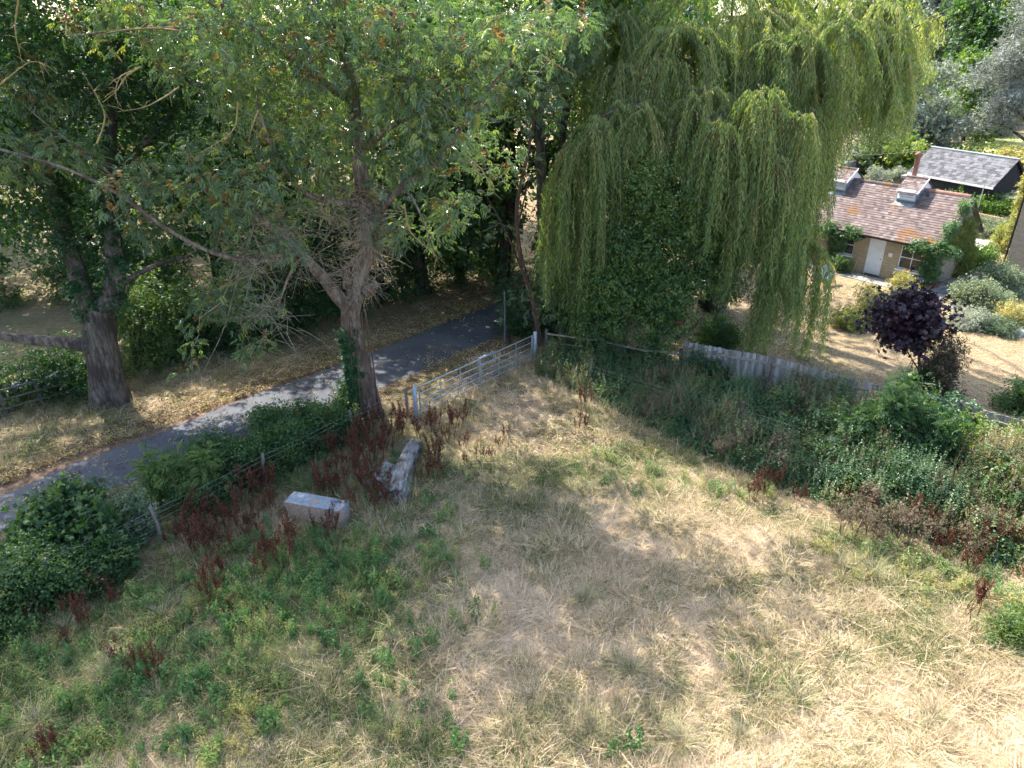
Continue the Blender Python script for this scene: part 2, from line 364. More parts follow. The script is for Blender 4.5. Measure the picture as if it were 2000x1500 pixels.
def lawn_mat():
    m, n, out = mat('lawn_surface')
    f1 = noise(n, .35, 4, .6); f2 = noise(n, 16, 5, .75, sx=(1, 2.2, 1)); f3 = noise(n, 3, 5, .65)
    a = math_(n, 'ADD', math_(n, 'MULTIPLY', f2, .6), math_(n, 'MULTIPLY', f3, .4))
    c = ramp(n, a, [(.34, (.10, .065, .035)), (.5, (.28, .205, .12)), (.66, (.46, .36, .23))])
    c = mix(n, ramp(n, f1, [(.52, (0, 0, 0)), (.8, (.6, .6, .6))]), c, (.2, .2, .08))
    prin(n, out, c, .95, .1, bump=a, bs=.6, bd=.04); return m
M['lawn'] = lawn_mat()
def far_lawn():
    m, n, out = mat('far_lawn'); f = noise(n, .4, 4)
    prin(n, out, ramp(n, f, [(.3, (.25, .27, .08)), (.7, (.45, .4, .18))]), .95, .1); return m
M['far_lawn'] = far_lawn()
gs = [(0, (.03, .07, .015)), (.3, (.10, .16, .045)), (.5, (.24, .225, .095)), (.72, (.46, .335, .195)), (1, (.72, .57, .40))]
M['tussock'] = leaf_mat('tussock', [(0, (.06, .10, .03)), (.5, (.2, .22, .09)), (1, (.5, .42, .26))], .25, (1.1, 1.05, .8), .7, .2)
M['grass'] = leaf_mat('grass', gs, .25, (1.1, 1.05, .8), .7, .2, inst=True)
M['weed'] = leaf_mat('weed', [(0, (.03, .09, .03)), (.5, (.085, .19, .05)), (.8, (.17, .26, .07)), (1, (.35, .3, .1))], .35, (1.4, 1.5, .5), .5, .35, inst=True)
M['bramble'] = leaf_mat('bramble', [(0, (.02, .06, .028)), (.45, (.055, .12, .05)), (.75, (.12, .18, .065)), (.92, (.26, .24, .08)), (1, (.32, .12, .06))], .28, (1.5, 1.6, .5), .4, .45, inst=True)
M['dry_stalk'] = leaf_mat('dry_stalk', [(0, (.10, .06, .035)), (.5, (.22, .15, .09)), (1, (.4, .32, .22))], .2, (1, 1, .8), .8, .15, inst=True)
M['litter'] = leaf_mat('litter', [(0, (.09, .05, .025)), (.5, (.26, .17, .08)), (.85, (.5, .42, .26)), (1, (.5, .42, .1))], .15, (1, 1, .8), .8, .15, inst=True)
M['umbel'] = leaf_mat('umbel', [(0, (.12, .09, .05)), (.5, (.28, .23, .14)), (1, (.45, .39, .28))], .25, (1, 1, .9), .8, .1)

# ------------------------------------------------------------------ geometry-node scatter of uncountable stuff
def scatter(name, templates, mats, pts, pick, rot, scl, it, label):
    mb = MB(); tid = []
    for k, (V, F, T, mi) in enumerate(templates):
        mb.add(V, F, T, mi); tid += [k + 1] * len(V)
    o = mb.build(name, mats); me = o.data; nt0 = len(me.vertices); n = len(pts)
    me.vertices.add(n)
    co = np.empty((nt0 + n) * 3, np.float32); me.vertices.foreach_get('co', co); co[nt0 * 3:] = np.asarray(pts, np.float32).ravel(); me.vertices.foreach_set('co', co)
    z = lambda a, d: np.concatenate([np.zeros((nt0,) + a.shape[1:], d), a.astype(d)])
    a = me.attributes.new('tid', 'INT', 'POINT'); a.data.foreach_set('value', np.concatenate([np.array(tid), -(np.asarray(pick) + 1)]).astype(np.int32))
    a = me.attributes.new('rot', 'FLOAT_VECTOR', 'POINT'); a.data.foreach_set('vector', z(rot, np.float32).ravel())
    a = me.attributes.new('scl', 'FLOAT_VECTOR', 'POINT'); a.data.foreach_set('vector', z(scl, np.float32).ravel())
    a = me.attributes.new('itint', 'FLOAT', 'POINT'); a.data.foreach_set('value', z(np.asarray(it), np.float32))
    g = bpy.data.node_groups.new(name, 'GeometryNodeTree')
    g.interface.new_socket('Geometry', in_out='INPUT', socket_type='NodeSocketGeometry'); g.interface.new_socket('Geometry', in_out='OUTPUT', socket_type='NodeSocketGeometry')
    gi = g.nodes.new('NodeGroupInput'); go = g.nodes.new('NodeGroupOutput'); J = g.nodes.new('GeometryNodeJoinGeometry')
    def named(nm, dt):
        x = g.nodes.new('GeometryNodeInputNamedAttribute'); x.data_type = dt; x.inputs['Name'].default_value = nm
        return [s for s in x.outputs if s.enabled and s.name == 'Attribute'][0]
    T = named('tid', 'INT'); Ro = named('rot', 'FLOAT_VECTOR'); Sc = named('scl', 'FLOAT_VECTOR')
    e2r = g.nodes.new('FunctionNodeEulerToRotation'); g.links.new(Ro, e2r.inputs[0])
    def sel(v):
        c = g.nodes.new('FunctionNodeCompare'); c.data_type = 'INT'; c.operation = 'EQUAL'
        ins = [s for s in c.inputs if s.enabled]; g.links.new(T, ins[0]); ins[1].default_value = v
        s = g.nodes.new('GeometryNodeSeparateGeometry'); s.domain = 'POINT'; g.links.new(gi.outputs[0], s.inputs[0]); g.links.new(c.outputs[0], s.inputs[1])
        return s.outputs[0]
    for k in range(len(templates)):
        ip = g.nodes.new('GeometryNodeInstanceOnPoints')
        g.links.new(sel(-(k + 1)), ip.inputs['Points']); g.links.new(sel(k + 1), ip.inputs['Instance'])
        g.links.new(e2r.outputs[0], ip.inputs['Rotation']); g.links.new(Sc, ip.inputs['Scale'])
        g.links.new(ip.outputs[0], J.inputs[0])
    g.links.new(J.outputs[0], go.inputs[0])
    md = o.modifiers.new('scatter', 'NODES'); md.node_group = g
    return tag(o, label=label, kind='stuff')

def in_poly(x, y, poly):
    c = np.zeros(len(x), bool); n = len(poly); j = n - 1
    for i in range(n):
        xi, yi = poly[i][:2]; xj, yj = poly[j][:2]
        t = ((yi > y) != (yj > y)) & (x < (xj - xi) * (y - yi) / (yj - yi + 1e-12) + xi); c ^= t; j = i
    return c
def dist_line(x, y, line):
    d = np.full(len(x), 1e9)
    for a, b in zip(line[:-1], line[1:]):
        ax, ay = a[:2]; bx, by = b[:2]; L = (bx - ax) ** 2 + (by - ay) ** 2
        t = np.clip(((x - ax) * (bx - ax) + (y - ay) * (by - ay)) / L, 0, 1)
        d = np.minimum(d, np.hypot(x - ax - t * (bx - ax), y - ay - t * (by - ay)))
    return d
def vnoise(x, y, s, seed=0):
    "smooth value noise 0..1"
    g = np.random.default_rng(seed); T = g.random((64, 64))
    x = np.asarray(x) / s + 100; y = np.asarray(y) / s + 100; i = np.floor(x).astype(int); j = np.floor(y).astype(int); u = x - i; v = y - j
    u = u * u * (3 - 2 * u); v = v * v * (3 - 2 * v); q = lambda a, b: T[a % 64, b % 64]
    return (q(i, j) * (1 - u) + q(i + 1, j) * u) * (1 - v) + (q(i, j + 1) * (1 - u) + q(i + 1, j + 1) * u) * v

# ------------------------------------------------------------------ layout lines
lane_far = [G(*p) for p in ((-500, 1120), (-150, 1030), (0, 970), (150, 905), (300, 852), (450, 790), (600, 735), (720, 692), (850, 640), (960, 596), (1010, 572), (1080, 545), (1200, 505))]
lane_near = [G(*p) for p in ((-500, 1260), (-150, 1105), (0, 1038), (150, 975), (300, 925), (450, 868), (600, 812), (720, 768), (850, 716), (985, 655), (1060, 622), (1130, 590), (1260, 545))]
lane_mid = [(a + b) / 2 for a, b in zip(lane_far, lane_near)]
fence_top = [G(1342, 668, 1.5), G(1508, 697, 1.5), G(1660, 740, 1.5), G(1775, 765, 1.5), G(1890, 790, 1.5), G(2000, 824, 1.5), G(2140, 870, 1.5)]
fence_line = [np.array((p[0], p[1], 0)) for p in fence_top]
GL, GR = np.array((-3.12, 21.05, 0)), np.array((0.80, 25.55, 0))
bank = [G(*p)[:2] for p in ((1040, 715), (1110, 680), (1190, 690))] + [p[:2] for p in fence_line] + [G(*p)[:2] for p in ((2150, 1210), (1990, 1130), (1850, 1075), (1700, 1028), (1600, 985), (1470, 930), (1350, 878), (1230, 822), (1130, 772), (1050, 735))]
def gh(x, y):
    x = np.atleast_1d(np.asarray(x, float)); y = np.atleast_1d(np.asarray(y, float))
    m = np.clip((dist_line(x, y, lane_mid) - 2.3) / 2.0, 0, 1) * np.clip((24 - y) / 4, 0, 1)
    return m * ((vnoise(x, y, 2.3, 5) - .5) * .16 + (vnoise(x, y, .7, 6) - .5) * .06)
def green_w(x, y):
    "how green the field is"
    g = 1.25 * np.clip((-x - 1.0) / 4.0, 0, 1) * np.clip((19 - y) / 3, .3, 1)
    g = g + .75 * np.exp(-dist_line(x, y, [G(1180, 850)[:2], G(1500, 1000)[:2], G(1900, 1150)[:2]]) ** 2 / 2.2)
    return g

# ------------------------------------------------------------------ the setting
def ground():
    xs = np.concatenate([[-400, -200, -100, -60], np.arange(-36, 28.01, .3), [60, 100, 200, 400]])
    ys = np.concatenate([[-60, -20, 0, 4], np.arange(6, 34.01, .3), [40, 50, 80, 150, 300, 600]])
    X, Y = np.meshgrid(xs, ys, indexing='ij'); x = X.ravel(); y = Y.ravel(); z = gh(x, y)
    m = len(ys); i, j = np.meshgrid(np.arange(len(xs) - 1), np.arange(m - 1), indexing='ij')
    F = np.stack([i * m + j, (i + 1) * m + j, (i + 1) * m + j + 1, i * m + j + 1], -1).reshape(-1, 4)
    o = MB().add(np.stack([x, y, z], 1), F).build('ground', M['ground'], smooth=True)
    lit = np.clip(1.35 - dist_line(x, y, lane_mid) / 5.0, 0, 1)
    lit = np.maximum(lit, np.clip(1.1 - dist_line(x, y, [GL[:2], GR[:2], G(1120, 800)[:2]]) / 2.6, 0, 1) * .85)
    lit = np.maximum(lit, np.exp(-dist_line(x, y, [GL[:2], G(640, 950)[:2], G(300, 1120)[:2], G(60, 1300)[:2]]) ** 2 / 3) * .7)
    lit[(y > 34) & (x < 6)] *= .2
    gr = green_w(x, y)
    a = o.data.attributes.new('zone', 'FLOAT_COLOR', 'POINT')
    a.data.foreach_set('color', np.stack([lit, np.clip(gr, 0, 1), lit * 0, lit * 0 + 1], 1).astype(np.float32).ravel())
    return tag(o, kind='structure')
ground()
def strip(name, A, B, z, m, sub=6, jit=0.0):
    g = np.random.default_rng(3); mb = MB()
    a = []; b = []
    for k in range(len(A) - 1):
        for t in np.arange(sub) / sub: a.append(A[k] * (1 - t) + A[k + 1] * t); b.append(B[k] * (1 - t) + B[k + 1] * t)
    a.append(A[-1]); b.append(B[-1]); a = np.array(a); b = np.array(b)
    n = len(a); a[:, 1] += g.normal(0, jit, n); b[:, 1] += g.normal(0, jit, n)
    ws = np.linspace(0, 1, 7); V = np.array([[p * (1 - w) + q * w + (0, 0, z + .05 * (1 - (2 * w - 1) ** 2)) for w in ws] for p, q in zip(a, b)])
    i, j = np.meshgrid(np.arange(n - 1), np.arange(6), indexing='ij')
    F = np.stack([i * 7 + j, i * 7 + j + 1, (i + 1) * 7 + j + 1, (i + 1) * 7 + j], -1).reshape(-1, 4)
    return tag(mb.add(V.reshape(-1, 3), F).build(name, m, smooth=True), kind='structure')
strip('lane', lane_far, lane_near, .012, M['lane'], 6, .05)
def sheet(name, pts, z, m):
    pts = np.array([(p[0], p[1], z) for p in pts]); c = pts.mean(0)
    V = np.vstack([pts, c]); n = len(pts); F = [(k, (k + 1) % n, n) for k in range(n)]
    return tag(MB().add(V, F).build(name, m), kind='structure')
# garden inside the closeboard fence
gl = [p + np.array((.05, .25, 0)) for p in fence_line]
sheet('garden_lawn', gl + [np.array((24, 17, 0)), np.array((34, 40, 0)), np.array((24, 62, 0)), np.array((6, 44, 0)), np.array((3.9, 34, 0)), np.array((4.2, 27, 0))], .02, M['lawn'])
sheet('distant_lawn', [G(1880, 316), G(2200, 340), G(2200, 262), G(1930, 262), G(1850, 285)], .03, M['far_lawn'])

# ------------------------------------------------------------------ trees
def resample(pts, step):
    pts = np.asarray(pts, float); out = [pts[0]]
    # Catmull-Rom
    Q = np.vstack([2 * pts[0] - pts[1], pts, 2 * pts[-1] - pts[-2]])
    for i in range(1, len(Q) - 2):
        n = max(1, int(np.linalg.norm(Q[i + 1] - Q[i]) / step))
        for t in np.arange(1, n + 1) / n:
            out.append(.5 * ((2 * Q[i]) + (-Q[i - 1] + Q[i + 1]) * t + (2 * Q[i - 1] - 5 * Q[i] + 4 * Q[i + 1] - Q[i + 2]) * t * t + (-Q[i - 1] + 3 * Q[i] - 3 * Q[i + 1] + Q[i + 2]) * t ** 3))
    return np.array(out)
def grow(limbs, targets, g, step=.6, sag=.12, tip=.007, ex=2.25):
    "limbs: list of (points, r0, r1); grows twigs from them to every target; returns nodes, parents, radii, index of each target"
    pos = []; par = []; rad0 = []
    for (pts, r0, r1) in limbs:
        pts = resample(pts, .45); n = len(pts)
        if pos:
            A = np.array(pos); k0 = int(np.argmin(((A - pts[0]) ** 2).sum(1)))
        else: k0 = -1
        for i, p in enumerate(pts):
            pos.append(p); par.append(k0); rad0.append(r0 + (r1 - r0) * (i / (n - 1)) ** .8); k0 = len(pos) - 1
    nl = len(pos); Lp = np.array(pos)
    d = np.array([((Lp - t) ** 2).sum(1).min() for t in targets]); order = np.argsort(d); idx = np.zeros(len(targets), int)
    cap = nl + len(targets) * 8; buf = np.zeros((cap, 3)); buf[:nl] = Lp; cnt = nl
    par = par + [0] * (cap - nl)
    for ti in order:
        t = targets[ti]; dv = buf[:cnt] - t
        cost = (dv ** 2).sum(1) + np.maximum(dv[:, 2], 0) * .6
        k = int(np.argmin(cost)); a = buf[k].copy(); L = np.linalg.norm(t - a); n = min(7, max(1, int(L / step)))
        mid = g.normal(0, .10 * L, 3) + (0, 0, sag * L)
        for q in range(1, n + 1):
            f = q / n; p = a + (t - a) * f + mid * 4 * f * (1 - f) * .5 + (g.normal(0, .04, 3) if q < n else 0)
            buf[cnt] = p; par[cnt] = k; k = cnt; cnt += 1
        idx[ti] = k
    pos = buf[:cnt]; par = np.array(par[:cnt]); acc = np.zeros(cnt)
    has = np.zeros(cnt, bool); has[par[par >= 0]] = True
    for i in range(cnt - 1, -1, -1):
        if not has[i]: acc[i] += tip ** ex
        if par[i] >= 0: acc[par[i]] += acc[i]
    rad = acc ** (1 / ex); rad[:nl] = np.maximum(rad[:nl] * 0 + np.array(rad0), 0)
    for i in range(nl, cnt): rad[i] = min(rad[i], rad[par[i]] * .9 + .002)
    return pos, par, rad, idx, nl
def edges_mesh(mb, pos, par, rad, sel, tint_=.5, kmin=4):
    i = np.where(sel & (par >= 0))[0]
    for big in (False, True):
        ii = i[(rad[i] > .04) == big]; 
        if len(ii) == 0: continue
        k = 7 if big else kmin
        a = pos[par[ii]]; b = pos[ii]; ra = np.minimum(rad[par[ii]], rad[ii] * 1.35); rb = rad[ii]
        d = unit(b - a); ref = np.where(np.abs(d[:, 2:3]) < .9, [[0, 0, 1.0]], [[1.0, 0, 0]]); u = unit(np.cross(d, ref)); w = np.cross(d, u)
        th = np.arange(k) * 2 * np.pi / k; c = (np.cos(th)[None, :, None] * u[:, None] + np.sin(th)[None, :, None] * w[:, None])
        V = np.concatenate([a[:, None] + c * ra[:, None, None], b[:, None] + c * rb[:, None, None] + (d * .01)[:, None]], 1)
        q = np.arange(k); F = np.stack([q, (q + 1) % k, (q + 1) % k + k, q + k], -1)[None] + (np.arange(len(ii)) * 2 * k)[:, None, None]
        mb.add(V.reshape(-1, 3), F.reshape(-1, 4), tint_)
def leaves_at(mb, anchors, per, spread, tm, size, g, droop=.3, out_c=None, tb=.5, tv=.22, hue=None, roll=.6, matx=0):
    n = len(anchors) * per; A = np.repeat(anchors, per, 0)
    off = g.normal(0, 1, (n, 3)) * spread * (1, 1, .75); Pp = A + off
    D = g.normal(0, 1, (n, 3)) * (1, 1, .4) + unit(off) * .8 + (0, 0, -droop)
    cl = np.repeat(g.normal(0, tv * .7, len(anchors)), per)
    ch = g.integers(0, len(tm), n)
    for k, (TV, TF) in enumerate(tm):
        s = ch == k; m = int(s.sum())
        if m == 0: continue
        V, F = place(TV, TF, Pp[s], D[s], size * g.uniform(.75, 1.25, m), g, roll=roll)
        T = tb + cl[s] + g.normal(0, tv, m)
        if hue is not None: T = T + hue(Pp[s])
        T = np.repeat(T, len(TF)) + g.normal(0, .06, m * len(TF))
        mb.add(V, F, np.clip(T, 0, 1), matx)
def sample_clumps(clumps, n, g):
    w = np.array([c[3] * c[4] * c[5] * (c[6] if len(c) > 6 else 1) for c in clumps], float); w /= w.sum()
    out = []
    for c, k in zip(clumps, g.multinomial(n, w)):
        d = unit(g.normal(0, 1, (k, 3))); r = g.random(k)[:, None] ** (1 / 2.4)
        out.append(np.array(c[:3]) + d * r * np.array(c[3:6]))
    return np.concatenate(out)
TG = np.random.default_rng(5)
T_ASH = [t_ash(TG) for _ in range(3)]
T_OAK = [t_clump(6, .62, .36, TG) for _ in range(3)]
T_FAR = [t_clump(5, .8, .55, TG) for _ in range(3)]
T_FINE = [t_clump(9, .42, .2, TG, .7) for _ in range(3)]
T_MAPLE = [t_maple(TG) for _ in range(3)]
T_TRI = [t_tri(TG) for _ in range(3)]
T_KEYS = [t_keys(TG) for _ in range(2)]
T_NARROW = [t_clump(9, .75, .13, TG, .6) for _ in range(2)]

def tree(name, label, limbs, clumps, n, per, spread, tm, size, leaf, bark, seed, cat='tree', group=None, ntrunk=1, extra=None, tb=.5, hue=None, droop=.3, tip=.007, rough=.16, twig=None, crown_name='crown'):
    g = np.random.default_rng(seed); base = np.array((limbs[0][0][0][0], limbs[0][0][0][1], 0.0))
    root = empty(name, base, 0, label, cat, group)
    tg = sample_clumps(clumps, n, g)
    pos, par, rad, idx, nl = grow(limbs, tg, g, tip=tip)
    mb = MB()
    for q, (pts, r0, r1) in enumerate(limbs):
        p = resample(pts, .3); r = r0 + (r1 - r0) * (np.arange(len(p)) / (len(p) - 1)) ** .8
        if q == 0: r = r + r0 * .45 * np.exp(-np.arange(len(p)) * .3 / .35)
        (mb if q < ntrunk else mb).tube(p, r, 14 if r0 > .12 else 8, rough=rough if r0 > .08 else .05, seed=seed + q)
    mb.build('trunk', bark, root, True, base)
    sel = np.ones(len(pos), bool); sel[:nl] = False
    mb = MB(); edges_mesh(mb, pos, par, rad, sel); mb.build('branches', twig or bark, root, True, base)
    mb = MB(); leaves_at(mb, pos[idx], per, spread, tm, size, g, tb=tb, hue=hue, droop=droop)
    mb.build(crown_name, leaf, root, False, base)
    return root, g, pos[idx], pos, rad, nl, base

def cl(u, v, Y, r, ry=None, rz=None, w=1.0):
    p = P(u, v, Y); return (*p, r, ry or r, rz or r, w)
def L(pts, r0, r1): return ([P(*p) for p in pts], r0, r1)

# ---- the big ash beside the gate
def ash():
    limbs = [
        L(((720, 818, 21.3), (712, 760, 21.3), (698, 690, 21.3), (686, 630, 21.3), (690, 588, 21.3), (702, 540, 21.35), (722, 470, 21.4), (712, 400, 21.5), (700, 300, 21.5), (690, 200, 21.6), (672, 100, 21.6), (650, 0, 21.7), (640, -90, 21.8), (640, -170, 21.8)), .39, .10),
        L(((692, 612, 21.3), (664, 582, 21.1), (636, 548, 20.9), (598, 505, 20.8), (548, 455, 20.6), (500, 425, 20.3), (440, 400, 20.0), (400, 370, 19.9), (370, 330, 19.8)), .25, .03),
        L(((596, 503, 20.8), (500, 510, 20.6), (420, 495, 20.4), (335, 452, 20.2), (230, 378, 20.0), (120, 326, 19.8), (0, 292, 19.6), (-90, 270, 19.5)), .085, .03),
        L(((335, 452, 20.2), (260, 400, 20.6), (205, 330, 20.9), (100, 250, 21), (20, 180, 21)), .07, .02),
        L(((615, 520, 20.8), (590, 500, 20.5), (563, 542, 20.3), (548, 585, 20.1), (532, 618, 20.0)), .06, .02),
        L(((722, 455, 21.4), (750, 400, 21.2), (800, 352, 21.0), (850, 320, 20.8), (900, 250, 20.6), (950, 180, 20.8), (1000, 120, 21)), .16, .03),
        L(((740, 415, 21.2), (790, 372, 20.6), (826, 430, 20.2), (850, 500, 20.0)), .07, .012),
        L(((700, 300, 21.5), (760, 250, 21.2), (840, 200, 21.0), (930, 100, 21)), .12, .03),
        L(((690, 200, 21.6), (600, 140, 21.0), (500, 60, 20.5), (400, 0, 20.2)), .13, .03),
        L(((672, 100, 21.6), (630, 40, 21.2), (560, -30, 20.8)), .12, .03),
        L(((672, 110, 21.6), (760, 30, 22), (850, -60, 22.5)), .13, .03),
        L(((440, 0, 20.3), (400, 50, 20), (300, 55, 19.8), (230, 60, 19.6), (130, 72, 19.5)), .06, .015),
        L(((500, 430, 20.3), (470, 520, 20.0), (450, 600, 19.8), (430, 660, 19.6), (405, 710, 19.5), (388, 748, 19.4)), .032, .006),
        L(((700, 400, 21.4), (600, 380, 20.8), (540, 300, 20.5), (500, 200, 20.2)), .1, .03),
    ]
    C = []
    for u, v, r in ((520, 50, 2.0), (300, 70, 1.3), (200, 30, .9), (420, 120, 1.5), (700, 60, 2.0), (850, 90, 1.9), (980, 110, 1.6), (1090, 60, 1.1), (480, 220, 1.6), (600, 190, 1.7), (760, 220, 1.7),
                    (880, 230, 1.5), (960, 310, 1.0), (560, 320, 1.5), (450, 350, 1.3), (650, 330, 1.3), (800, 320, 1.1), (880, 410, .9), (850, 360, 1.0), (420, 440, 1.0), (290, 440, .55), (300, 330, .8),
                    (440, 560, .9), (480, 630, .8), (400, 600, .65), (370, 690, .5), (480, 690, .4), (330, 500, .45), (100, 190, 1.1), (50, 300, .9), (150, 290, .8), (200, 360, .6), (60, 140, .9), (860, 470, .5), (780, 450, .6), (930, 370, .5),
                    (550, 420, .8), (620, 400, .8), (500, 500, .6), (560, 480, .5), (520, 590, .5)):
        C.append(cl(u, v, 21.3 + TG.uniform(-1.0, 1.0), r, r * 1.3, r * .9, max(1.0, (1.25 / r) ** 1.3)))
    C += [cl(470, 390, 19.5, .9, w=1.6), cl(400, 320, 19.3, .8, w=1.6), cl(550, 450, 19.8, .5, w=2), cl(250, 370, 19.2, .6, w=1.5)]
    C += [(-5.5, 21, 15, 3.4, 3.2, 2.0, .35), (-8.5, 19, 14.5, 3.2, 2.8, 1.6, .5), (-12, 18.5, 14.0, 2.8, 2.6, 1.4, .5), (-5.5, 28.0, 9.8, 3.8, 1.8, 1.8, .75), (-9.5, 27.0, 10.5, 3.4, 1.8, 1.8, .6)]  # clumps overhead and behind the visible crown, added to shade field and lane
    hue = lambda p: .33 * np.exp(-((p - P(215, 30, 19.6)) ** 2).sum(1) / 1.2) + .3 * np.exp(-((p - P(390, 600, 19.6)) ** 2).sum(1) / .9) + .25 * np.exp(-((p - P(60, 300, 19.6)) ** 2).sum(1) / 1.5)
    root, g, tips, pos, rad, nl, base = tree('ash_tree', 'tall sparse ash tree with forked ivy-clad trunk beside the metal gate', limbs, C, 1300, 11, .25, T_ASH, .30, M['ash_leaf'], M['ash_bark'], 21, tb=.38, hue=hue, droop=.45, tip=.006, twig=M['pale_twig'])
    # bunches of dry keys
    mb = MB(); q = tips[g.random(len(tips)) < .3]; q = q[q[:, 2] < 14]
    leaves_at(mb, q, 3, .14, T_KEYS, .3, g, droop=2.5, tb=.45, roll=.2); mb.build('seed_keys', M['key_leaf'], root, False, base)
    # bare dead shoots bristling round the trunk and the fork
    mb = MB()
    for k in range(900):
        if k < 520: c = P(*( [(700, 540, 21.35), (722, 480, 21.4), (718, 430, 21.4), (706, 380, 21.5)][g.integers(4)] )) + g.normal(0, .22, 3)
        else: c = P(*( [(600, 505, 20.8), (560, 460, 20.6), (520, 430, 20.4), (500, 510, 20.5), (530, 615, 20.0), (640, 400, 20.9)][g.integers(6)] )) + g.normal(0, .28, 3)
        d = unit(g.normal(0, 1, 3) * (1, .8, .7)); Lh = g.uniform(.35, 1.15); b = g.normal(0, .22, 3)
        pts = [c + d * Lh * t + b * t * t * Lh + (0, 0, -.12 * t * t) for t in (0, .35, .7, 1.0)]
        mb.tube(pts, [.010, .008, .006, .003], 3, cap=False)
        if g.random() < .6:
            e = unit(d + g.normal(0, .6, 3)); mb.tube([pts[2], pts[2] + e * Lh * .25, pts[2] + e * Lh * .4 + (0, 0, -.08)], [.006, .004, .002], 3, cap=False)
    mb.build('dead_shoots', M['pale_twig'], root, True, base)
    # orange-yellow lichened twigs, bare, hanging out of the crown
    for (pl) in (((350, 60, 19), (300, 55, 19), (230, 60, 18.8), (180, 72, 18.7)), ((275, 130, 19), (245, 150, 18.8), (230, 175, 18.7), (200, 200, 18.6)), ((270, 135, 19), (235, 150, 18.8), (225, 190, 18.6), (238, 210, 18.5)),
                 ((350, 170, 19), (320, 190, 18.8), (280, 210, 18.7), (230, 218, 18.6)), ((465, 200, 19), (458, 250, 18.8), (430, 275, 18.7), (388, 300, 18.6)), ((505, 215, 19), (495, 240, 18.9), (485, 275, 18.8)),
                 ((880, 60, 19.5), (900, 100, 19.4), (960, 40, 19.3), (1000, 20, 19.2)), ((1060, 110, 20), (1110, 140, 19.8), (1130, 150, 19.7)), ((905, 300, 19.5), (940, 330, 19.4), (960, 370, 19.3), (980, 390, 19.2)),
                 ((935, 340, 19.6), (920, 320, 19.5), (895, 310, 19.4)), ((790, 400, 19.8), (800, 450, 19.7), (830, 480, 19.6), (870, 515, 19.5)), ((0, 165, 18.8), (60, 120, 18.8), (90, 130, 18.7)), ((36, 0, 18.9), (30, 60, 18.9), (45, 130, 18.9)),
                 ((190, 280, 19), (205, 230, 19), (190, 190, 19), (160, 140, 19)), ((420, 60, 19), (480, 40, 19), (560, 20, 19))):
        mb = MB(); p = resample([P(*q) for q in pl], .15); mb.tube(p, np.linspace(.024, .004, len(p)), 5, cap=False)
        for k in range(7):
            i = g.integers(1, len(p) - 1); e = unit(g.normal(0, 1, 3)); l2 = g.uniform(.15, .45)
            mb.tube([p[i], p[i] + e * l2 * .5, p[i] + e * l2 + (0, 0, -.06)], [.011, .008, .004], 3, cap=False)
        mb.build('bare_branch', M['yellow_twig'], root, True, base)
    # sawn stubs at the fork
    for a, b, r in (((690, 600, 21.1), (680, 590, 20.9), .12), ((680, 560, 21.2), (676, 520, 21.05), .14), ((715, 570, 21.2), (733, 555, 21.1), .16)):
        p0 = P(*a); p1 = P(*b); MB().tube([p0, (p0 + p1) / 2, p1], [r * 1.2, r, r * .9], 9, rough=.08).build('branch_stub', M['ash_bark'], root, True, base)
    # ivy on the lower trunk, a plant of its own
    mb = MB(); iv = empty('ivy', P(705, 815, 21.0) * (1, 1, 0), 0, 'dark ivy climbing the lower trunk of the ash tree beside the gate', 'ivy')
    A = []
    for k in range(300):
        t = g.random(); v = 775 - t * 135; a = g.normal(-2.3, .55); c = P(713 - t * 24, v, 21.3); r = .40 - .05 * t
        if g.random() < .35 + .6 * math.exp(-((t - .45) / .3) ** 2): A.append(c + (math.cos(a) * r - .05, math.sin(a) * r, 0))
    leaves_at(mb, np.array(A), 6, .06, T_TRI, .14, g, tb=.6, tv=.18); mb.build('leaves', M['ivy_leaf'], iv, False, (iv.location.x, iv.location.y, 0))
    mb = MB()
    for k in range(5):
        th = -2.4 + k * .5; pts = [P(718 - t * 30, 815 - t * 210, 21.3) + (math.cos(th + t * .8) * (.46 - .05 * t), math.sin(th + t * .8) * (.46 - .05 * t), 0) for t in np.linspace(0, 1, 9)]
        mb.tube(pts, np.linspace(.03, .012, 9), 5)
    mb.build('stem', M['brown_bark'], iv, True, (iv.location.x, iv.location.y, 0))
ash()

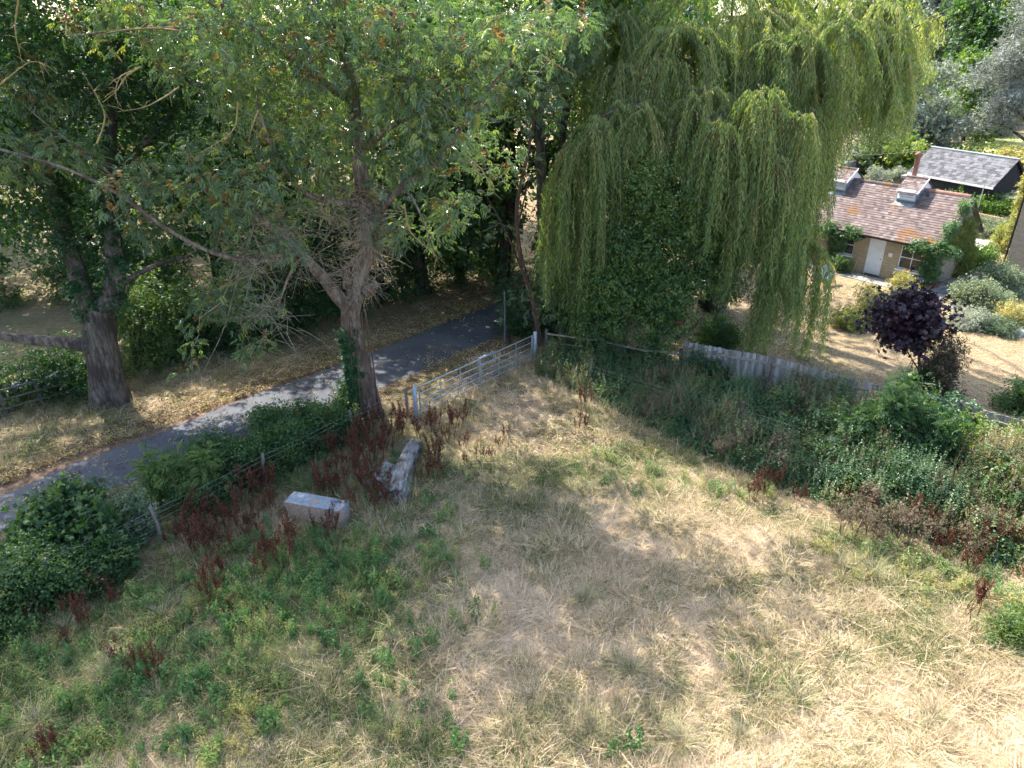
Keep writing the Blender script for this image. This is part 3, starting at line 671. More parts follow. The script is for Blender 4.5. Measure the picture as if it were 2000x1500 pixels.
# ---- the stout oak on the left
def oak():
    limbs = [
        L(((216, 800, 22.2), (212, 760, 22.2), (205, 700, 22.2), (196, 640, 22.2), (198, 600, 22.25)), .62, .46),
        L(((196, 640, 22.2), (176, 600, 22.3), (160, 560, 22.4), (140, 500, 22.6), (118, 420, 22.9), (95, 320, 23), (60, 200, 23.2), (30, 60, 23.4)), .34, .09),
        L(((200, 620, 22.2), (222, 570, 22.4), (226, 520, 22.6), (220, 450, 22.9), (215, 350, 23.2), (220, 220, 23.6), (240, 80, 24)), .36, .09),
        L(((205, 690, 22.1), (170, 676, 21.9), (120, 668, 21.8), (60, 664, 21.6), (0, 655, 21.5), (-60, 640, 21.4)), .24, .12),
        L(((222, 570, 22.4), (260, 540, 22.6), (310, 515, 23), (370, 500, 23.4)), .12, .04),
        L(((220, 350, 23.2), (300, 260, 24), (380, 180, 24.8)), .14, .05),
    ]
    C = [cl(u, v, y, r, r * 1.1, r * .8) for u, v, y, r in ((40, 60, 22.5, 2.4), (190, 110, 24, 2.6), (330, 170, 25, 2.6), (60, 230, 23, 2.0), (210, 260, 24.5, 2.0), (330, 310, 25, 1.7), (40, 400, 21.5, 1.3), (70, 470, 21.2, .9), (390, 60, 25.5, 2.4), (-60, 300, 22, 2.2), (20, 520, 21, .7), (150, 400, 23.5, 1.2))]
    C += [(-14, 24, 15, 5, 5, 2.2, .5), (-19, 23, 13.5, 3.4, 3.4, 2, .5), (-16, 18.5, 13.2, 3.4, 2.6, 1.5, .6), (-19.5, 27.5, 11.5, 4, 3, 2, .7)]  # high outer oak clumps, mostly unseen, added to shade lane and left field
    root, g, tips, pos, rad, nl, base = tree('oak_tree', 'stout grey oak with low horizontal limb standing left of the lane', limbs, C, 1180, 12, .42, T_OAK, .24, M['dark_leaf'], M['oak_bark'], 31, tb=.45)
    iv = empty('ivy', base, 0, 'ivy wrapped round the two upright limbs of the left oak', 'ivy'); mb = MB(); A = []
    for (a, b) in ((1, .36), (2, .38)):
        p = resample(limbs[a][0], .12)[2:40]
        for c in p:
            for k in range(3):
                th = g.uniform(0, 6.28); A.append(c + (math.cos(th) * b, math.sin(th) * b, g.normal(0, .1)))
    leaves_at(mb, np.array(A), 9, .13, T_TRI, .2, g, tb=.35); mb.build('leaves', M['ivy_leaf'], iv, False, base)
oak()

# ---- weeping willow
def strands(mb, crest, tops, zb, sway, g, leafL=.21, gap=.07, tb=.5, bow=.12, hue=None):
    "hanging leafy shoots from every top point down to height zb"
    TV0, TF0 = tmpl3([leaf_quad((0, 0, 0), (1, 0, 0), 1.0, .17, .1, .1)])
    Ps = []; Ds = []; Ts = []; Ls = []
    for i in range(len(tops)):
        e = tops[i]; c0 = crest[i]; ra = np.linalg.norm((e - c0)[:2]); na = max(2, int(ra / gap)); Lh = max(.3, e[2] - zb[i]); nd = max(4, int(Lh / gap))
        f = np.linspace(.25, 1, na); ar = c0 + (e - c0) * np.stack([f ** .85, f ** .85, f ** 2.2], 1)
        q = np.linspace(0, 1, nd + 1)[1:]; o = (e - c0)[:2] / (ra + .2); w = sway[i]
        dn = np.stack([e[0] + o[0] * bow * (1 - (1 - q) ** 2.5) * min(1, Lh / 2) + w[0] * np.sin(q * 3.1 + w[2]) * q, e[1] + o[1] * bow * (1 - (1 - q) ** 2.5) + w[1] * np.sin(q * 2.5 + w[2]) * q, e[2] - Lh * q], 1)
        p = np.vstack([ar, dn]); n = len(p); Ps.append(p); a = g.uniform(0, 6.28, n)
        Ds.append(np.stack([np.cos(a) * .6, np.sin(a) * .6, np.full(n, -1.0)], 1)); Ts.append(tb + g.normal(0, .17) + g.normal(0, .14, n)); Ls.append(leafL * g.uniform(.6, 1.2, n))
    Pp = np.concatenate(Ps); T = np.concatenate(Ts)
    if hue is not None: T = T + hue(Pp)
    V, F = place(TV0, TF0, Pp, np.concatenate(Ds), np.concatenate(Ls), g, roll=3.0); mb.add(V, F, np.clip(T, 0, 1))
    # the shoots themselves, thin three-sided stems
    st = MB()
    for i, p in enumerate(Ps):
        if i % 3 == 0: q = p[::max(1, len(p) // 4)]; st.tube(q, .006, 3, cap=False)
    return st
def willow():
    g = np.random.default_rng(41); base = np.array((9.5, 31.5, 0))
    root = empty('willow_tree', base, 0, 'large weeping willow trailing long curtains of shoots over the garden', 'tree')
    # lobes: (u, v of the lobe's crest, Y, half width m, depth m, crest drop, lowest v, count)
    lobes = [
        (1165, 232, 25.5, 1.05, .9, 520, 190), (1115, 285, 25.6, .7, .7, 600, 110), (1100, 320, 26.8, .8, .8, 610, 130), (1215, 300, 26.6, .8, .8, 560, 120), (1170, 430, 26.0, 1.1, .6, 690, 120), (1230, 420, 25.8, .5, .5, 640, 70),
        (1250, 200, 26.4, 1.7, 1.0, 330, 300), (1370, 170, 26.3, 1.5, 1.0, 350, 280), (1210, 130, 27.5, 1.4, 1.0, 260, 170), (1340, 50, 28, 2.7, 1.6, 240, 520), (1560, 60, 27.6, 2.2, 1.4, 260, 420), (1500, 20, 29, 3.0, 2.2, 240, 480), (1690, 10, 29.5, 2.5, 2.2, 240, 460),
        (1490, 178, 25.6, 1.25, 1.0, 500, 230), (1405, 238, 25.0, .75, .7, 470, 150), (1560, 222, 25.2, .85, .7, 540, 170), (1440, 205, 26.2, 1.0, .8, 400, 120), (1520, 300, 25.0, .9, .6, 560, 120), (1455, 330, 25.2, .7, .6, 520, 80), (1350, 205, 26.6, .8, .7, 330, 90), (1410, 250, 26.2, 1.0, .9, 500, 170), (1550, 230, 26.2, 1.1, .9, 520, 220), (1480, 270, 25.8, 1.2, .7, 600, 170), (1600, 130, 28.5, 1.6, 1.5, 420, 420),
        (1715, 80, 29, 1.5, 1.4, 280, 330), (1590, 210, 27.0, .9, .9, 520, 220), (1560, 330, 26.6, .9, .9, 620, 200), (1570, 470, 25.6, 1.35, .8, 705, 300), (1500, 420, 26.6, 1.0, .8, 620, 110),
        (1200, 20, 30, 2.2, 1.8, 260, 200), (1430, -60, 30, 5.0, 3.0, 60, 300), (1650, -70, 31, 4.0, 3.0, 60, 300), (1830, 30, 30, .8, .8, 130, 30), (1440, 380, 27.5, 1.6, 1.0, 600, 60), (1600, 190, 28.0, .8, .8, 400, 150), (1380, 260, 27, 1.0, .8, 440, 120),
    ]
    mb = MB(); stm = MB(); br = MB(); ctr = np.array((9.5, 32.5, 10.5))
    trunk = [base, base + (.1, -.1, 2), base + (-.2, 0, 4.5), base + (0, .2, 7.5), ctr]
    br.tube(resample(trunk, .4), np.linspace(.6, .3, len(resample(trunk, .4))), 14, rough=.1)
    lobes += [(1640, 40, 27.4, 1.6, 1.1, 250, 200), (1500, 75, 27.2, 1.3, 1.0, 230, 150), (1720, 150, 28.2, .9, .8, 300, 90), (1590, 255, 26.2, .7, .6, 480, 80), (1290, 110, 27.2, 1.2, .9, 260, 130)]
    for (u, v, Y, rx, ry, vb, n) in lobes:
        lt = g.normal(0, .10)
        c = P(u, v, Y); zlow = P(u, vb, Y)[2]
        nc = max(5, int(n * 1.45) // 11); k = nc * 11; thc = g.uniform(0, 6.283, nc); rc = np.sqrt(g.random(nc)) * (.75 + .5 * g.random(nc)); fr = g.random(nc) ** 1.1
        th = np.repeat(thc, 11); r = np.repeat(rc, 11); jx = g.normal(0, .09, k); jy = g.normal(0, .09, k)
        dx = np.cos(th) * r * rx + jx; dy = np.sin(th) * r * ry + jy; drop = (r ** 2) * rx * .75 + np.abs(g.normal(0, .15, k)) + np.repeat(g.random(nc) * .7, 11)
        crest = np.repeat(np.stack([c[0] + g.normal(0, rx * .22, nc), c[1] + g.normal(0, ry * .2, nc), c[2] + g.normal(0, .12, nc)], 1), 11, 0); sway = np.repeat(np.stack([g.normal(0, .14, nc), g.normal(0, .14, nc), g.uniform(0, 6, nc)], 1), 11, 0) + g.normal(0, .03, (k, 3))
        top = np.stack([c[0] + dx, c[1] + dy, c[2] - drop], 1)
        Ltot = max(.8, c[2] - zlow); zb = np.minimum(top[:, 2] - .5, zlow + np.clip(np.repeat(fr, 11) * .8 + g.normal(0, .10, k), -.06, .88) * Ltot)
        st = strands(mb, crest, top, zb, sway, g, bow=.24, tb=.56 + lt, hue=lambda p: .09 * np.clip((p[:, 2] - 8) / 4, -1, 1.2) + .12 * np.clip((p[:, 0] - 8) / 6, -1, 1))  # hue brightens leaves towards top and right, sunlight put into the tint
        stm.V += st.V; stm.F += [f + stm.n for f in st.F]; stm.T += st.T; stm.M += st.M; stm.n += st.n
        # limb to the crest, arching shoots across the crown of the lobe
        a = trunk[g.integers(2, 5)]; m1 = (a + c) / 2 + (0, 0, 1.2 if c[2] < 9 else .6)
        lp = resample([a * .45 + c * .55 + (0, .5, -.2), (a * .2 + c * .8) + (0, .15, .05), c], .4); br.tube(lp, np.linspace(.055, .025, len(lp)), 6, cap=False)
        for q in range(9):
            i = g.integers(0, k); e = top[i]; mm = (c + e) / 2 + (0, 0, .12 * rx); w_ = resample([c, mm, e], .3); br.tube(w_, np.linspace(.02, .008, len(w_)), 4, cap=False)
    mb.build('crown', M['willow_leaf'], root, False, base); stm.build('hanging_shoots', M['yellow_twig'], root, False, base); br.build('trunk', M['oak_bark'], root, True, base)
willow()

# ---- other trees of the hedge line
def simple_tree(name, label, x, y, h, r, n, per, size, leaf, seed, zlow=3.0, tm=T_FAR, spread=.55, bark=None, lean=(0, 0), tb=.5, cat='tree', group=None, rt=.3, blobs=9, trunkz=None, droop=.3, squash=.8, hue=None):
    g = np.random.default_rng(seed); C = []
    for k in range(blobs):
        t = (k + .5) / blobs; z = zlow + (h - zlow) * t; rr = r * math.sin(math.pi * (.18 + .72 * t)) ** .8
        a = g.uniform(0, 6.28); q = g.uniform(.25, .75) * rr
        C.append((x + lean[0] * t + math.cos(a) * q, y + lean[1] * t + math.sin(a) * q, z, rr * g.uniform(.5, .75), rr * g.uniform(.5, .75), max(.8, (h - zlow) / blobs * 1.5 * squash)))
    p0 = np.array((x, y, 0.)); tp = np.array((x + lean[0], y + lean[1], h * .85))
    mid = (p0 + tp) / 2 + (g.normal(0, .25), g.normal(0, .25), 0); limbs = [([p0, p0 * .75 + mid * .25 + (0, 0, .2), mid, tp], rt, .06)]
    for k in range(4):
        a = k * 1.6 + g.uniform(0, 1); z0 = zlow + (h - zlow) * g.uniform(.0, .5); s = p0 + (tp - p0) * (z0 / (h * .85)); limbs.append(([s, s + (math.cos(a) * r * .35, math.sin(a) * r * .35, r * .25), s + (math.cos(a) * r * .7, math.sin(a) * r * .7, r * .55)], rt * .4, .03))
    return tree(name, label, limbs, C, n, per, spread, tm, size, leaf, bark or M['dark_bark'], seed, cat, group, tb=tb, droop=droop, hue=hue)
# slender tree by the gate's far post, then the thicker trunk and the leaning one behind
tree('young_ash_tree', 'slender curved young tree by the far gate post', [
    L(((1054, 690, 27.2), (1050, 640, 27.2), (1042, 590, 27.2), (1024, 530, 27.2), (1012, 470, 27.2), (1010, 400, 27.2), (1030, 300, 27.2), (1045, 220, 27.2), (1050, 120, 27.2), (1050, 40, 27.2)), .13, .03),
    L(((1042, 590, 27.2), (1000, 480, 26.8), (960, 400, 26.6), (925, 350, 26.4)), .05, .012), L(((1012, 440, 27.2), (1035, 350, 27.0), (1060, 330, 26.8)), .045, .012),
    L(((1045, 215, 27.2), (990, 150, 27), (940, 120, 26.8)), .05, .012)],
    [cl(1040, 120, 27.2, 1.5), cl(1090, 60, 27.2, 1.4), cl(980, 200, 27, 1.0), cl(1060, 220, 27, .8), cl(1040, 560, 27.4, .8), cl(1075, 600, 27.4, .8), cl(1010, 330, 27, .5), cl(1000, 590, 27.6, .5), cl(960, 440, 27.4, .6)],
    230, 10, .34, T_ASH, .3, M['ash_leaf'], M['brown_bark'], 51, tb=.4, twig=M['pale_twig'])
tree('poplar_tree', 'straight thick-trunked tree rising behind the slender gate tree', [
    L(((1075, 660, 29.5), (1068, 560, 29.5), (1060, 420, 29.5), (1055, 300, 29.5), (1052, 150, 29.5), (1052, 0, 29.5), (1052, -90, 29.5)), .3, .12),
    L(((1056, 300, 29.5), (1020, 160, 29.2), (980, 40, 29)), .1, .04)],
    [cl(1060, 30, 29.5, 1.9), cl(960, 60, 29.6, 1.7), cl(1140, 20, 30, 1.5), cl(1000, 180, 30.5, 1.0), cl(1052, -150, 30, 3), cl(1090, 180, 30.5, .8)], 300, 10, .5, T_OAK, .27, M['mid_leaf'], M['oak_bark'], 52, tb=.55)
tree('leaning_tree', 'tree with a trunk leaning right behind the left willow curtain', [
    L(((1092, 640, 31.5), (1090, 500, 31.5), (1092, 360, 31.5), (1105, 220, 31.5), (1130, 150, 31.5), (1165, 90, 31.5), (1200, 20, 31.5), (1215, -60, 31.5)), .26, .1),
    L(((1105, 220, 31.5), (1095, 120, 31.5), (1080, 20, 31.5)), .12, .05)],
    [cl(1170, 60, 32.5, 1.8), cl(1120, 140, 33, 1.6), cl(1230, 90, 33, 1.6), cl(1190, -80, 32, 3), cl(1090, 300, 33.5, 1.3), cl(1150, 210, 33.5, 1.3)], 320, 10, .5, T_OAK, .27, M['mid_leaf'], M['oak_bark'], 53, tb=.6)
# hawthorn tangled under the willow
tree('hawthorn_tree', 'bushy dark green hawthorn growing under the willow beside the rail fence', [
    ([np.array((5.6, 25.6, 0)), np.array((5.5, 25.6, 1.5)), np.array((5.2, 25.9, 3.2)), np.array((5.4, 26.2, 5)), np.array((5.6, 26.4, 6.8))], .2, .06),
    ([np.array((5.5, 25.6, 1.5)), np.array((4.2, 25.4, 3)), np.array((3.4, 25.3, 4))], .1, .04), ([np.array((5.4, 25.8, 2)), np.array((7, 25.8, 3)), np.array((8.2, 26, 3.6))], .1, .04)],
    [cl(1270, 370, 25.6, .9), cl(1290, 420, 25.7, 1.4), cl(1230, 480, 25.6, 1.2), cl(1350, 440, 26.2, 1.3), cl(1200, 560, 25.4, 1.1), cl(1290, 560, 25.6, 1.4), cl(1370, 520, 26.2, 1.0), cl(1210, 620, 25.2, .8), cl(1300, 640, 24.8, .9), cl(1270, 690, 24.4, .55), cl(1150, 600, 25.8, .8), cl(1330, 380, 26.4, 1.1), cl(1170, 640, 25.4, .5), cl(1440, 480, 26.8, .9), cl(1430, 560, 26.8, .7), cl(1180, 660, 25.0, .5)],
    800, 10, .3, T_FINE, .31, M['haw_leaf'], M['dark_bark'], 54, tb=.45, hue=lambda p: .22 * np.exp(-((p - P(1275, 370, 25.6)) ** 2).sum(1) / 1.5) + .2 * np.exp(-((p - P(1190, 580, 25.2)) ** 2).sum(1) / .8))  # hue paints highlights into the leaf tint at the top and left lobe
# tall dark trees beyond the lane
bgt = [(-27, 34, 14, 4.8, 1.9, 'tall dark tree at the far left beyond the oak'), (-21, 35, 14, 4.8, 1.4, 'tall dark tree behind the oak trunk'), (-14.5, 34, 14.5, 4.4, 2.0, 'dense dark tree between the oak and the ash crown'),
       (-9.5, 34, 14.5, 4.2, 2.4, 'dense dark tree behind the left side of the ash'), (-4.5, 34, 15, 4.2, 2.6, 'dark tree directly behind the ash trunk'), (-.5, 34, 14.5, 3.8, 2.8, 'dark tree behind the right side of the ash'),
       (3.6, 35.5, 15, 3.8, 1.6, 'dark tree behind the slender gate tree'), (7.5, 40, 18, 4.4, 1.4, 'dark tree behind the left willow curtains'), (-34, 44, 18, 6, 4, 'broad tree far behind the oak on the left'), (-20, 48, 20, 7, 4.5, 'broad tree in the distance between oak and ash'), (-6, 50, 21, 7, 3, 'broad tree in the distance behind the ash'), (6, 54, 22, 7, 2, 'broad tree in the distance behind the slender gate tree'), (15, 72, 24, 8, 2, 'broad tree in the distance behind the willow trunk'), (30, 84, 26, 9, 2, 'broad tree in the distance behind the willow top'), (-46, 58, 22, 9, 2, 'distant tree at the far left'), (-32, 66, 23, 9, 2, 'distant tree behind the broad left tree'), (-15, 62, 23, 8, 2, 'distant tree seen through the ash crown'), (-24, 58, 22, 7, 2, 'distant tree seen above the oak')]
for k, (x, y, h, r, zl, lb) in enumerate(bgt):
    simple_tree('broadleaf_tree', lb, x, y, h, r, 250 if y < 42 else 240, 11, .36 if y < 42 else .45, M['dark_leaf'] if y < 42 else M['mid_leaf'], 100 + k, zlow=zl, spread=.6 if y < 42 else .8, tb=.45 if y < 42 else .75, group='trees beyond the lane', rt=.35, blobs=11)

# ------------------------------------------------------------------ shrubs
def shrub(name, label, c, rx, ry, h, n, leaf, seed, tm=T_FINE, size=.25, per=7, cat='shrub', group=None, tb=.5, z0=.0, spread=.18, blobs=7, stem=None, droop=.2, hue=None, tv=.2, crown='foliage', stems=5):
    g = np.random.default_rng(seed); base = np.array((c[0], c[1], 0.)); root = empty(name, base, 0, label, cat, group)
    C = [(base[0], base[1], z0 + h * .45, rx * .75, ry * .75, h * .45, 1.0), (base[0], base[1] - ry * .1, z0 + h * .14, rx * .95, ry * .95, h * .16, 1.8)]
    for k in range(blobs):
        a = g.uniform(0, 6.28); q = g.uniform(.35, .75); z = z0 + h * g.uniform(.12, .9); s = g.uniform(.28, .48) * (1.15 - .5 * abs(z / h - .45))
        C.append((base[0] + math.cos(a) * rx * q, base[1] + math.sin(a) * ry * q, z, rx * s, ry * s, min(h * .35, z * .95), 2.2))
    A = sample_clumps(C, n, g); A[:, 2] = np.maximum(A[:, 2], .06); mb = MB()
    leaves_at(mb, A, per, spread, tm, size, g, droop=droop, tb=tb, hue=hue, tv=tv); mb.build(crown, leaf, root, False, base)
    mb = MB()
    for k in range(stems * 3):
        e = A[g.integers(len(A))]; p = [base + (g.normal(0, .08 * rx), g.normal(0, .08 * rx), 0), (base + e) / 2 + (0, 0, h * .12), e]; p = resample(p, .3); mb.tube(p, np.linspace(.02 + .008 * h, .006, len(p)), 4, cap=False)
    mb.build('stems', stem or M['dark_bark'], root, True, base); return root
def gp(u, v): return G(u, v)[:2]
# dark hedge across the lane
HG = 'shrubs of the dark hedge across the lane'
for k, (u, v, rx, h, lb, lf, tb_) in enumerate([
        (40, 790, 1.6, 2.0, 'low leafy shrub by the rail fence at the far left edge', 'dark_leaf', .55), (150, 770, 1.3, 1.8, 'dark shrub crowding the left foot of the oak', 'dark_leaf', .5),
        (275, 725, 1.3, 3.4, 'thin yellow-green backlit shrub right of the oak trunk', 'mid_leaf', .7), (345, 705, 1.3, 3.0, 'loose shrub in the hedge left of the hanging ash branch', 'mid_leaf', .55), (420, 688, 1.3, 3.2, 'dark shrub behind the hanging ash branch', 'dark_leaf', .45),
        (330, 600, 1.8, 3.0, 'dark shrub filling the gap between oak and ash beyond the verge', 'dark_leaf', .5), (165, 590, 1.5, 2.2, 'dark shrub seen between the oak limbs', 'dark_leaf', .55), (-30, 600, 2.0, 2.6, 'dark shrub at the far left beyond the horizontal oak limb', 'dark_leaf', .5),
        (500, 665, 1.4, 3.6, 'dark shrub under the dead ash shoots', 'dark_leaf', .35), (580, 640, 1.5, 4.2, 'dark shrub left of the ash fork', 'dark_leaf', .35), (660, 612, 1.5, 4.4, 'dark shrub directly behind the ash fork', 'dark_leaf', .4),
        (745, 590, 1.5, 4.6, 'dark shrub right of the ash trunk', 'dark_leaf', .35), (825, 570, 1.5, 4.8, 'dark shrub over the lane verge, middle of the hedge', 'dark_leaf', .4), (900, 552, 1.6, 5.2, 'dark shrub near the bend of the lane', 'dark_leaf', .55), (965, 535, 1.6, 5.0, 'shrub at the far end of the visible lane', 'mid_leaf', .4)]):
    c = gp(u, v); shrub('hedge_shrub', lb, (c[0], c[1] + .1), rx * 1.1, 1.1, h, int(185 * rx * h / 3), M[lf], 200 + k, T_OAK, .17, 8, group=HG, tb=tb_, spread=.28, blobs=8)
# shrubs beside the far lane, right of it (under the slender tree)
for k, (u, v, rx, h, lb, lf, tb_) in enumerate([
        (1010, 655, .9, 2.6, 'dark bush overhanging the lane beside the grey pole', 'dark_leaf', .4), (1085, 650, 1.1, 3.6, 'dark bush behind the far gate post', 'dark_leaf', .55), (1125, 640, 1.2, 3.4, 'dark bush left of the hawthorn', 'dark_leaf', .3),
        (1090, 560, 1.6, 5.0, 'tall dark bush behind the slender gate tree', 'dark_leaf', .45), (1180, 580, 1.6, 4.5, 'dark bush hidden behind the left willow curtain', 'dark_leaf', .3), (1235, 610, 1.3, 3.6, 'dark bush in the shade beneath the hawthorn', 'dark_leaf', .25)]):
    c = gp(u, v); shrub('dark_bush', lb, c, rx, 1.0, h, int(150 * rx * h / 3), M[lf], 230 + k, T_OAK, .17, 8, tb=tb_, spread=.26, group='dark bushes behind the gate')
# field-side hedge bushes along the lane
for k, (u, v, rx, ry, h, n, lb, lf, tm, sz, tb_) in enumerate([
        (640, 850, 1.0, .9, 1.3, 330, 'small-leaved green bush left of the ash trunk along the lane', 'mid_leaf', T_FINE, .22, .5), (540, 890, 1.3, 1.0, 1.5, 460, 'wide small-leaved bush in the middle of the lane-side hedge', 'mid_leaf', T_FINE, .22, .55),
        (455, 930, 1.0, .8, 1.4, 330, 'green bush beside the fence wires, lane side', 'mid_leaf', T_FINE, .22, .45), (360, 975, .85, .7, 1.7, 260, 'bright green young ash bush at the lane edge', 'mid_leaf', T_ASH, .28, .75),
        (255, 1040, .6, .6, 1.5, 190, 'pale spindly shrub right of the big dark bush', 'pale_leaf', T_FINE, .2, .3), (165, 1070, 1.15, .9, 1.9, 330, 'big dark broad-leaved bush standing over the lane edge', 'dark_leaf', T_MAPLE, .22, .6),
        (60, 1150, 1.5, 1.0, 1.3, 520, 'low small-leaved bush at the bottom left beside the lane', 'mid_leaf', T_FINE, .22, .45), (-30, 1210, 1.3, 1.0, 1.3, 330, 'low green bush at the left picture edge', 'mid_leaf', T_FINE, .24, .6), (185, 1110, 1.0, .7, 1.0, 260, 'low bush in front of the big dark bush', 'mid_leaf', T_TRI, .24, .35),
        (590, 885, .9, .7, 1.2, 260, 'small-leaved bush closing the gap in the lane-side hedge', 'mid_leaf', T_FINE, .22, .4), (400, 985, .7, .5, .9, 150, 'low ragged bush against the fence wires', 'mid_leaf', T_FINE, .2, .6),
        (672, 812, .55, .5, 1.2, 150, 'small dark bush at the left foot of the ash trunk', 'mid_leaf', T_OAK, .14, .5)]):
    c = gp(u, v); shrub('hedge_bush', lb, (c[0] + .1, c[1] - .15), rx, ry, h * (.85 if h < 1.8 else .9), int(n * 1.0), M[lf], 260 + k, tm, sz, 7, tb=tb_, spread=.16, group='bushes along the field side of the lane', blobs=10)

# purple maple and the shrub beneath it
tree('purple_maple_tree', 'small purple-leaved maple standing behind the fence', [
    ([np.array((14.3, 22.6, 0)), np.array((14.3, 22.6, .9)), np.array((14.1, 22.7, 1.8)), np.array((13.9, 22.8, 2.8)), P(1775, 575, 22.8)], .05, .015),
    ([np.array((14.2, 22.6, 1.1)), P(1740, 640, 22.6), P(1690, 625, 22.5)], .025, .01), ([np.array((14.2, 22.6, 1.4)), P(1815, 630, 22.8), P(1848, 600, 22.8)], .025, .01)],
    [cl(1775, 600, 22.8, .62), cl(1790, 640, 22.7, .62), cl(1740, 605, 22.7, .5), cl(1820, 605, 22.8, .42), cl(1745, 650, 22.6, .45), cl(1825, 650, 22.7, .42), cl(1700, 640, 22.5, .28), cl(1850, 605, 22.8, .2), cl(1783, 562, 22.8, .25), cl(1680, 625, 22.4, .16), cl(1790, 672, 22.7, .35), cl(1715, 662, 22.5, .25)],
    150, 5, .2, T_MAPLE, .26, M['purple_leaf'], M['brown_bark'], 61, tb=.45, tip=.004)
T_ = T_NARROW
shrub('shrub', 'brown-tinged narrow-leaved shrub under the purple maple', (14.7, 22.2), .95, .7, 2.1, 190, M['bronze_leaf'], 62, T_NARROW, .24, 5, tb=.5, spread=.16, z0=.2)
shrub('shrub', 'dark green evergreen shrub behind the fence below the maple', (14.3, 21.9), .8, .5, 1.3, 170, M['mid_leaf'], 63, T_NARROW, .22, 6, tb=.3, spread=.16)
# field-side shrubs in the bramble bank
for k, (u, v, rx, h, n, lb, lf, tm, sz, tb_, cat_) in enumerate([
        (1700, 905, .75, 2.9, 300, 'tall feathery ash sapling in front of the fence left of the maple', 'mid_leaf', T_ASH, .25, .28, 'sapling'), (1745, 925, .6, 2.2, 190, 'leafy ash sapling below the maple', 'mid_leaf', T_ASH, .25, .25, 'sapling'),
        (1800, 930, .75, 2.0, 230, 'broad-leaved sapling right of the wooden fence post', 'mid_leaf', T_ASH, .28, .3, 'sapling'), (1880, 920, .5, 1.6, 150, 'bright yellow-green sapling before the right fence panel', 'bright_leaf', T_ASH, .26, .6, 'sapling'),
        (1640, 885, .8, 1.2, 220, 'bushy green shrub in front of the middle fence panel', 'mid_leaf', T_FINE, .24, .45, 'shrub'), (1500, 835, 1.0, .95, 230, 'grey-green shrub in front of the first fence panel', 'mid_leaf', T_FINE, .24, .4, 'shrub'),
        (1400, 805, 1.0, .8, 220, 'dark shrub at the left end of the board fence', 'mid_leaf', T_FINE, .24, .3, 'shrub'), (1985, 935, .8, 1.5, 230, 'yellow-green bush at the right picture edge beside the wires', 'bright_leaf', T_OAK, .14, .65, 'shrub'),
        (1930, 1000, .8, 1.1, 170, 'sunlit yellow-green bush in the brambles near the right edge', 'bright_leaf', T_OAK, .13, .35, 'shrub'), (1990, 1060, .8, 1.0, 170, 'mixed green and straw bush at the very right edge of the bank', 'yellow_leaf', T_OAK, .12, .2, 'shrub'), (1850, 965, .7, 1.3, 170, 'dense dark green bush behind the thistle heads', 'mid_leaf', T_OAK, .13, .4, 'shrub'), (1740, 960, .7, 1.1, 150, 'dark green bush left of the sunken wire-fence post', 'mid_leaf', T_FINE, .22, .25, 'shrub'), (1590, 915, .6, .9, 120, 'small bright bush in the middle of the bramble bank', 'mid_leaf', T_OAK, .12, .7, 'shrub'), (1250, 790, .6, .7, 110, 'low leafy clump where the bank narrows towards the gate', 'mid_leaf', T_OAK, .12, .5, 'shrub'),
        (1810, 860, .9, 1.5, 230, 'dark green creeper heaped over the fence right of the maple', 'ivy_leaf', T_TRI, .2, .5, 'shrub'), (1975, 800, .6, 1.1, 120, 'leafy shrub behind the fence at the right edge', 'mid_leaf', T_OAK, .16, .55, 'shrub'), (1985, 1260, .45, .7, 110, 'round grey-green weed bush in the dry grass at the right edge', 'mid_leaf', T_NARROW, .16, .85, 'shrub'), (1560, 870, .9, .95, 220, 'reddish green shrub among the brambles, middle of the bank', 'mid_leaf', T_FINE, .24, .35, 'shrub'), (1380, 755, .8, 1.1, 150, 'dark low shrub before the rail fence gap', 'dark_leaf', T_FINE, .24, .5, 'shrub')]):
    c = gp(u, v); shrub('sapling' if cat_ == 'sapling' else 'bank_shrub', lb, c, rx, rx * .8, h, n, M[lf], 300 + k, tm, sz, 6, cat=cat_, tb=tb_, spread=.17, blobs=9, stem=M['brown_bark'])
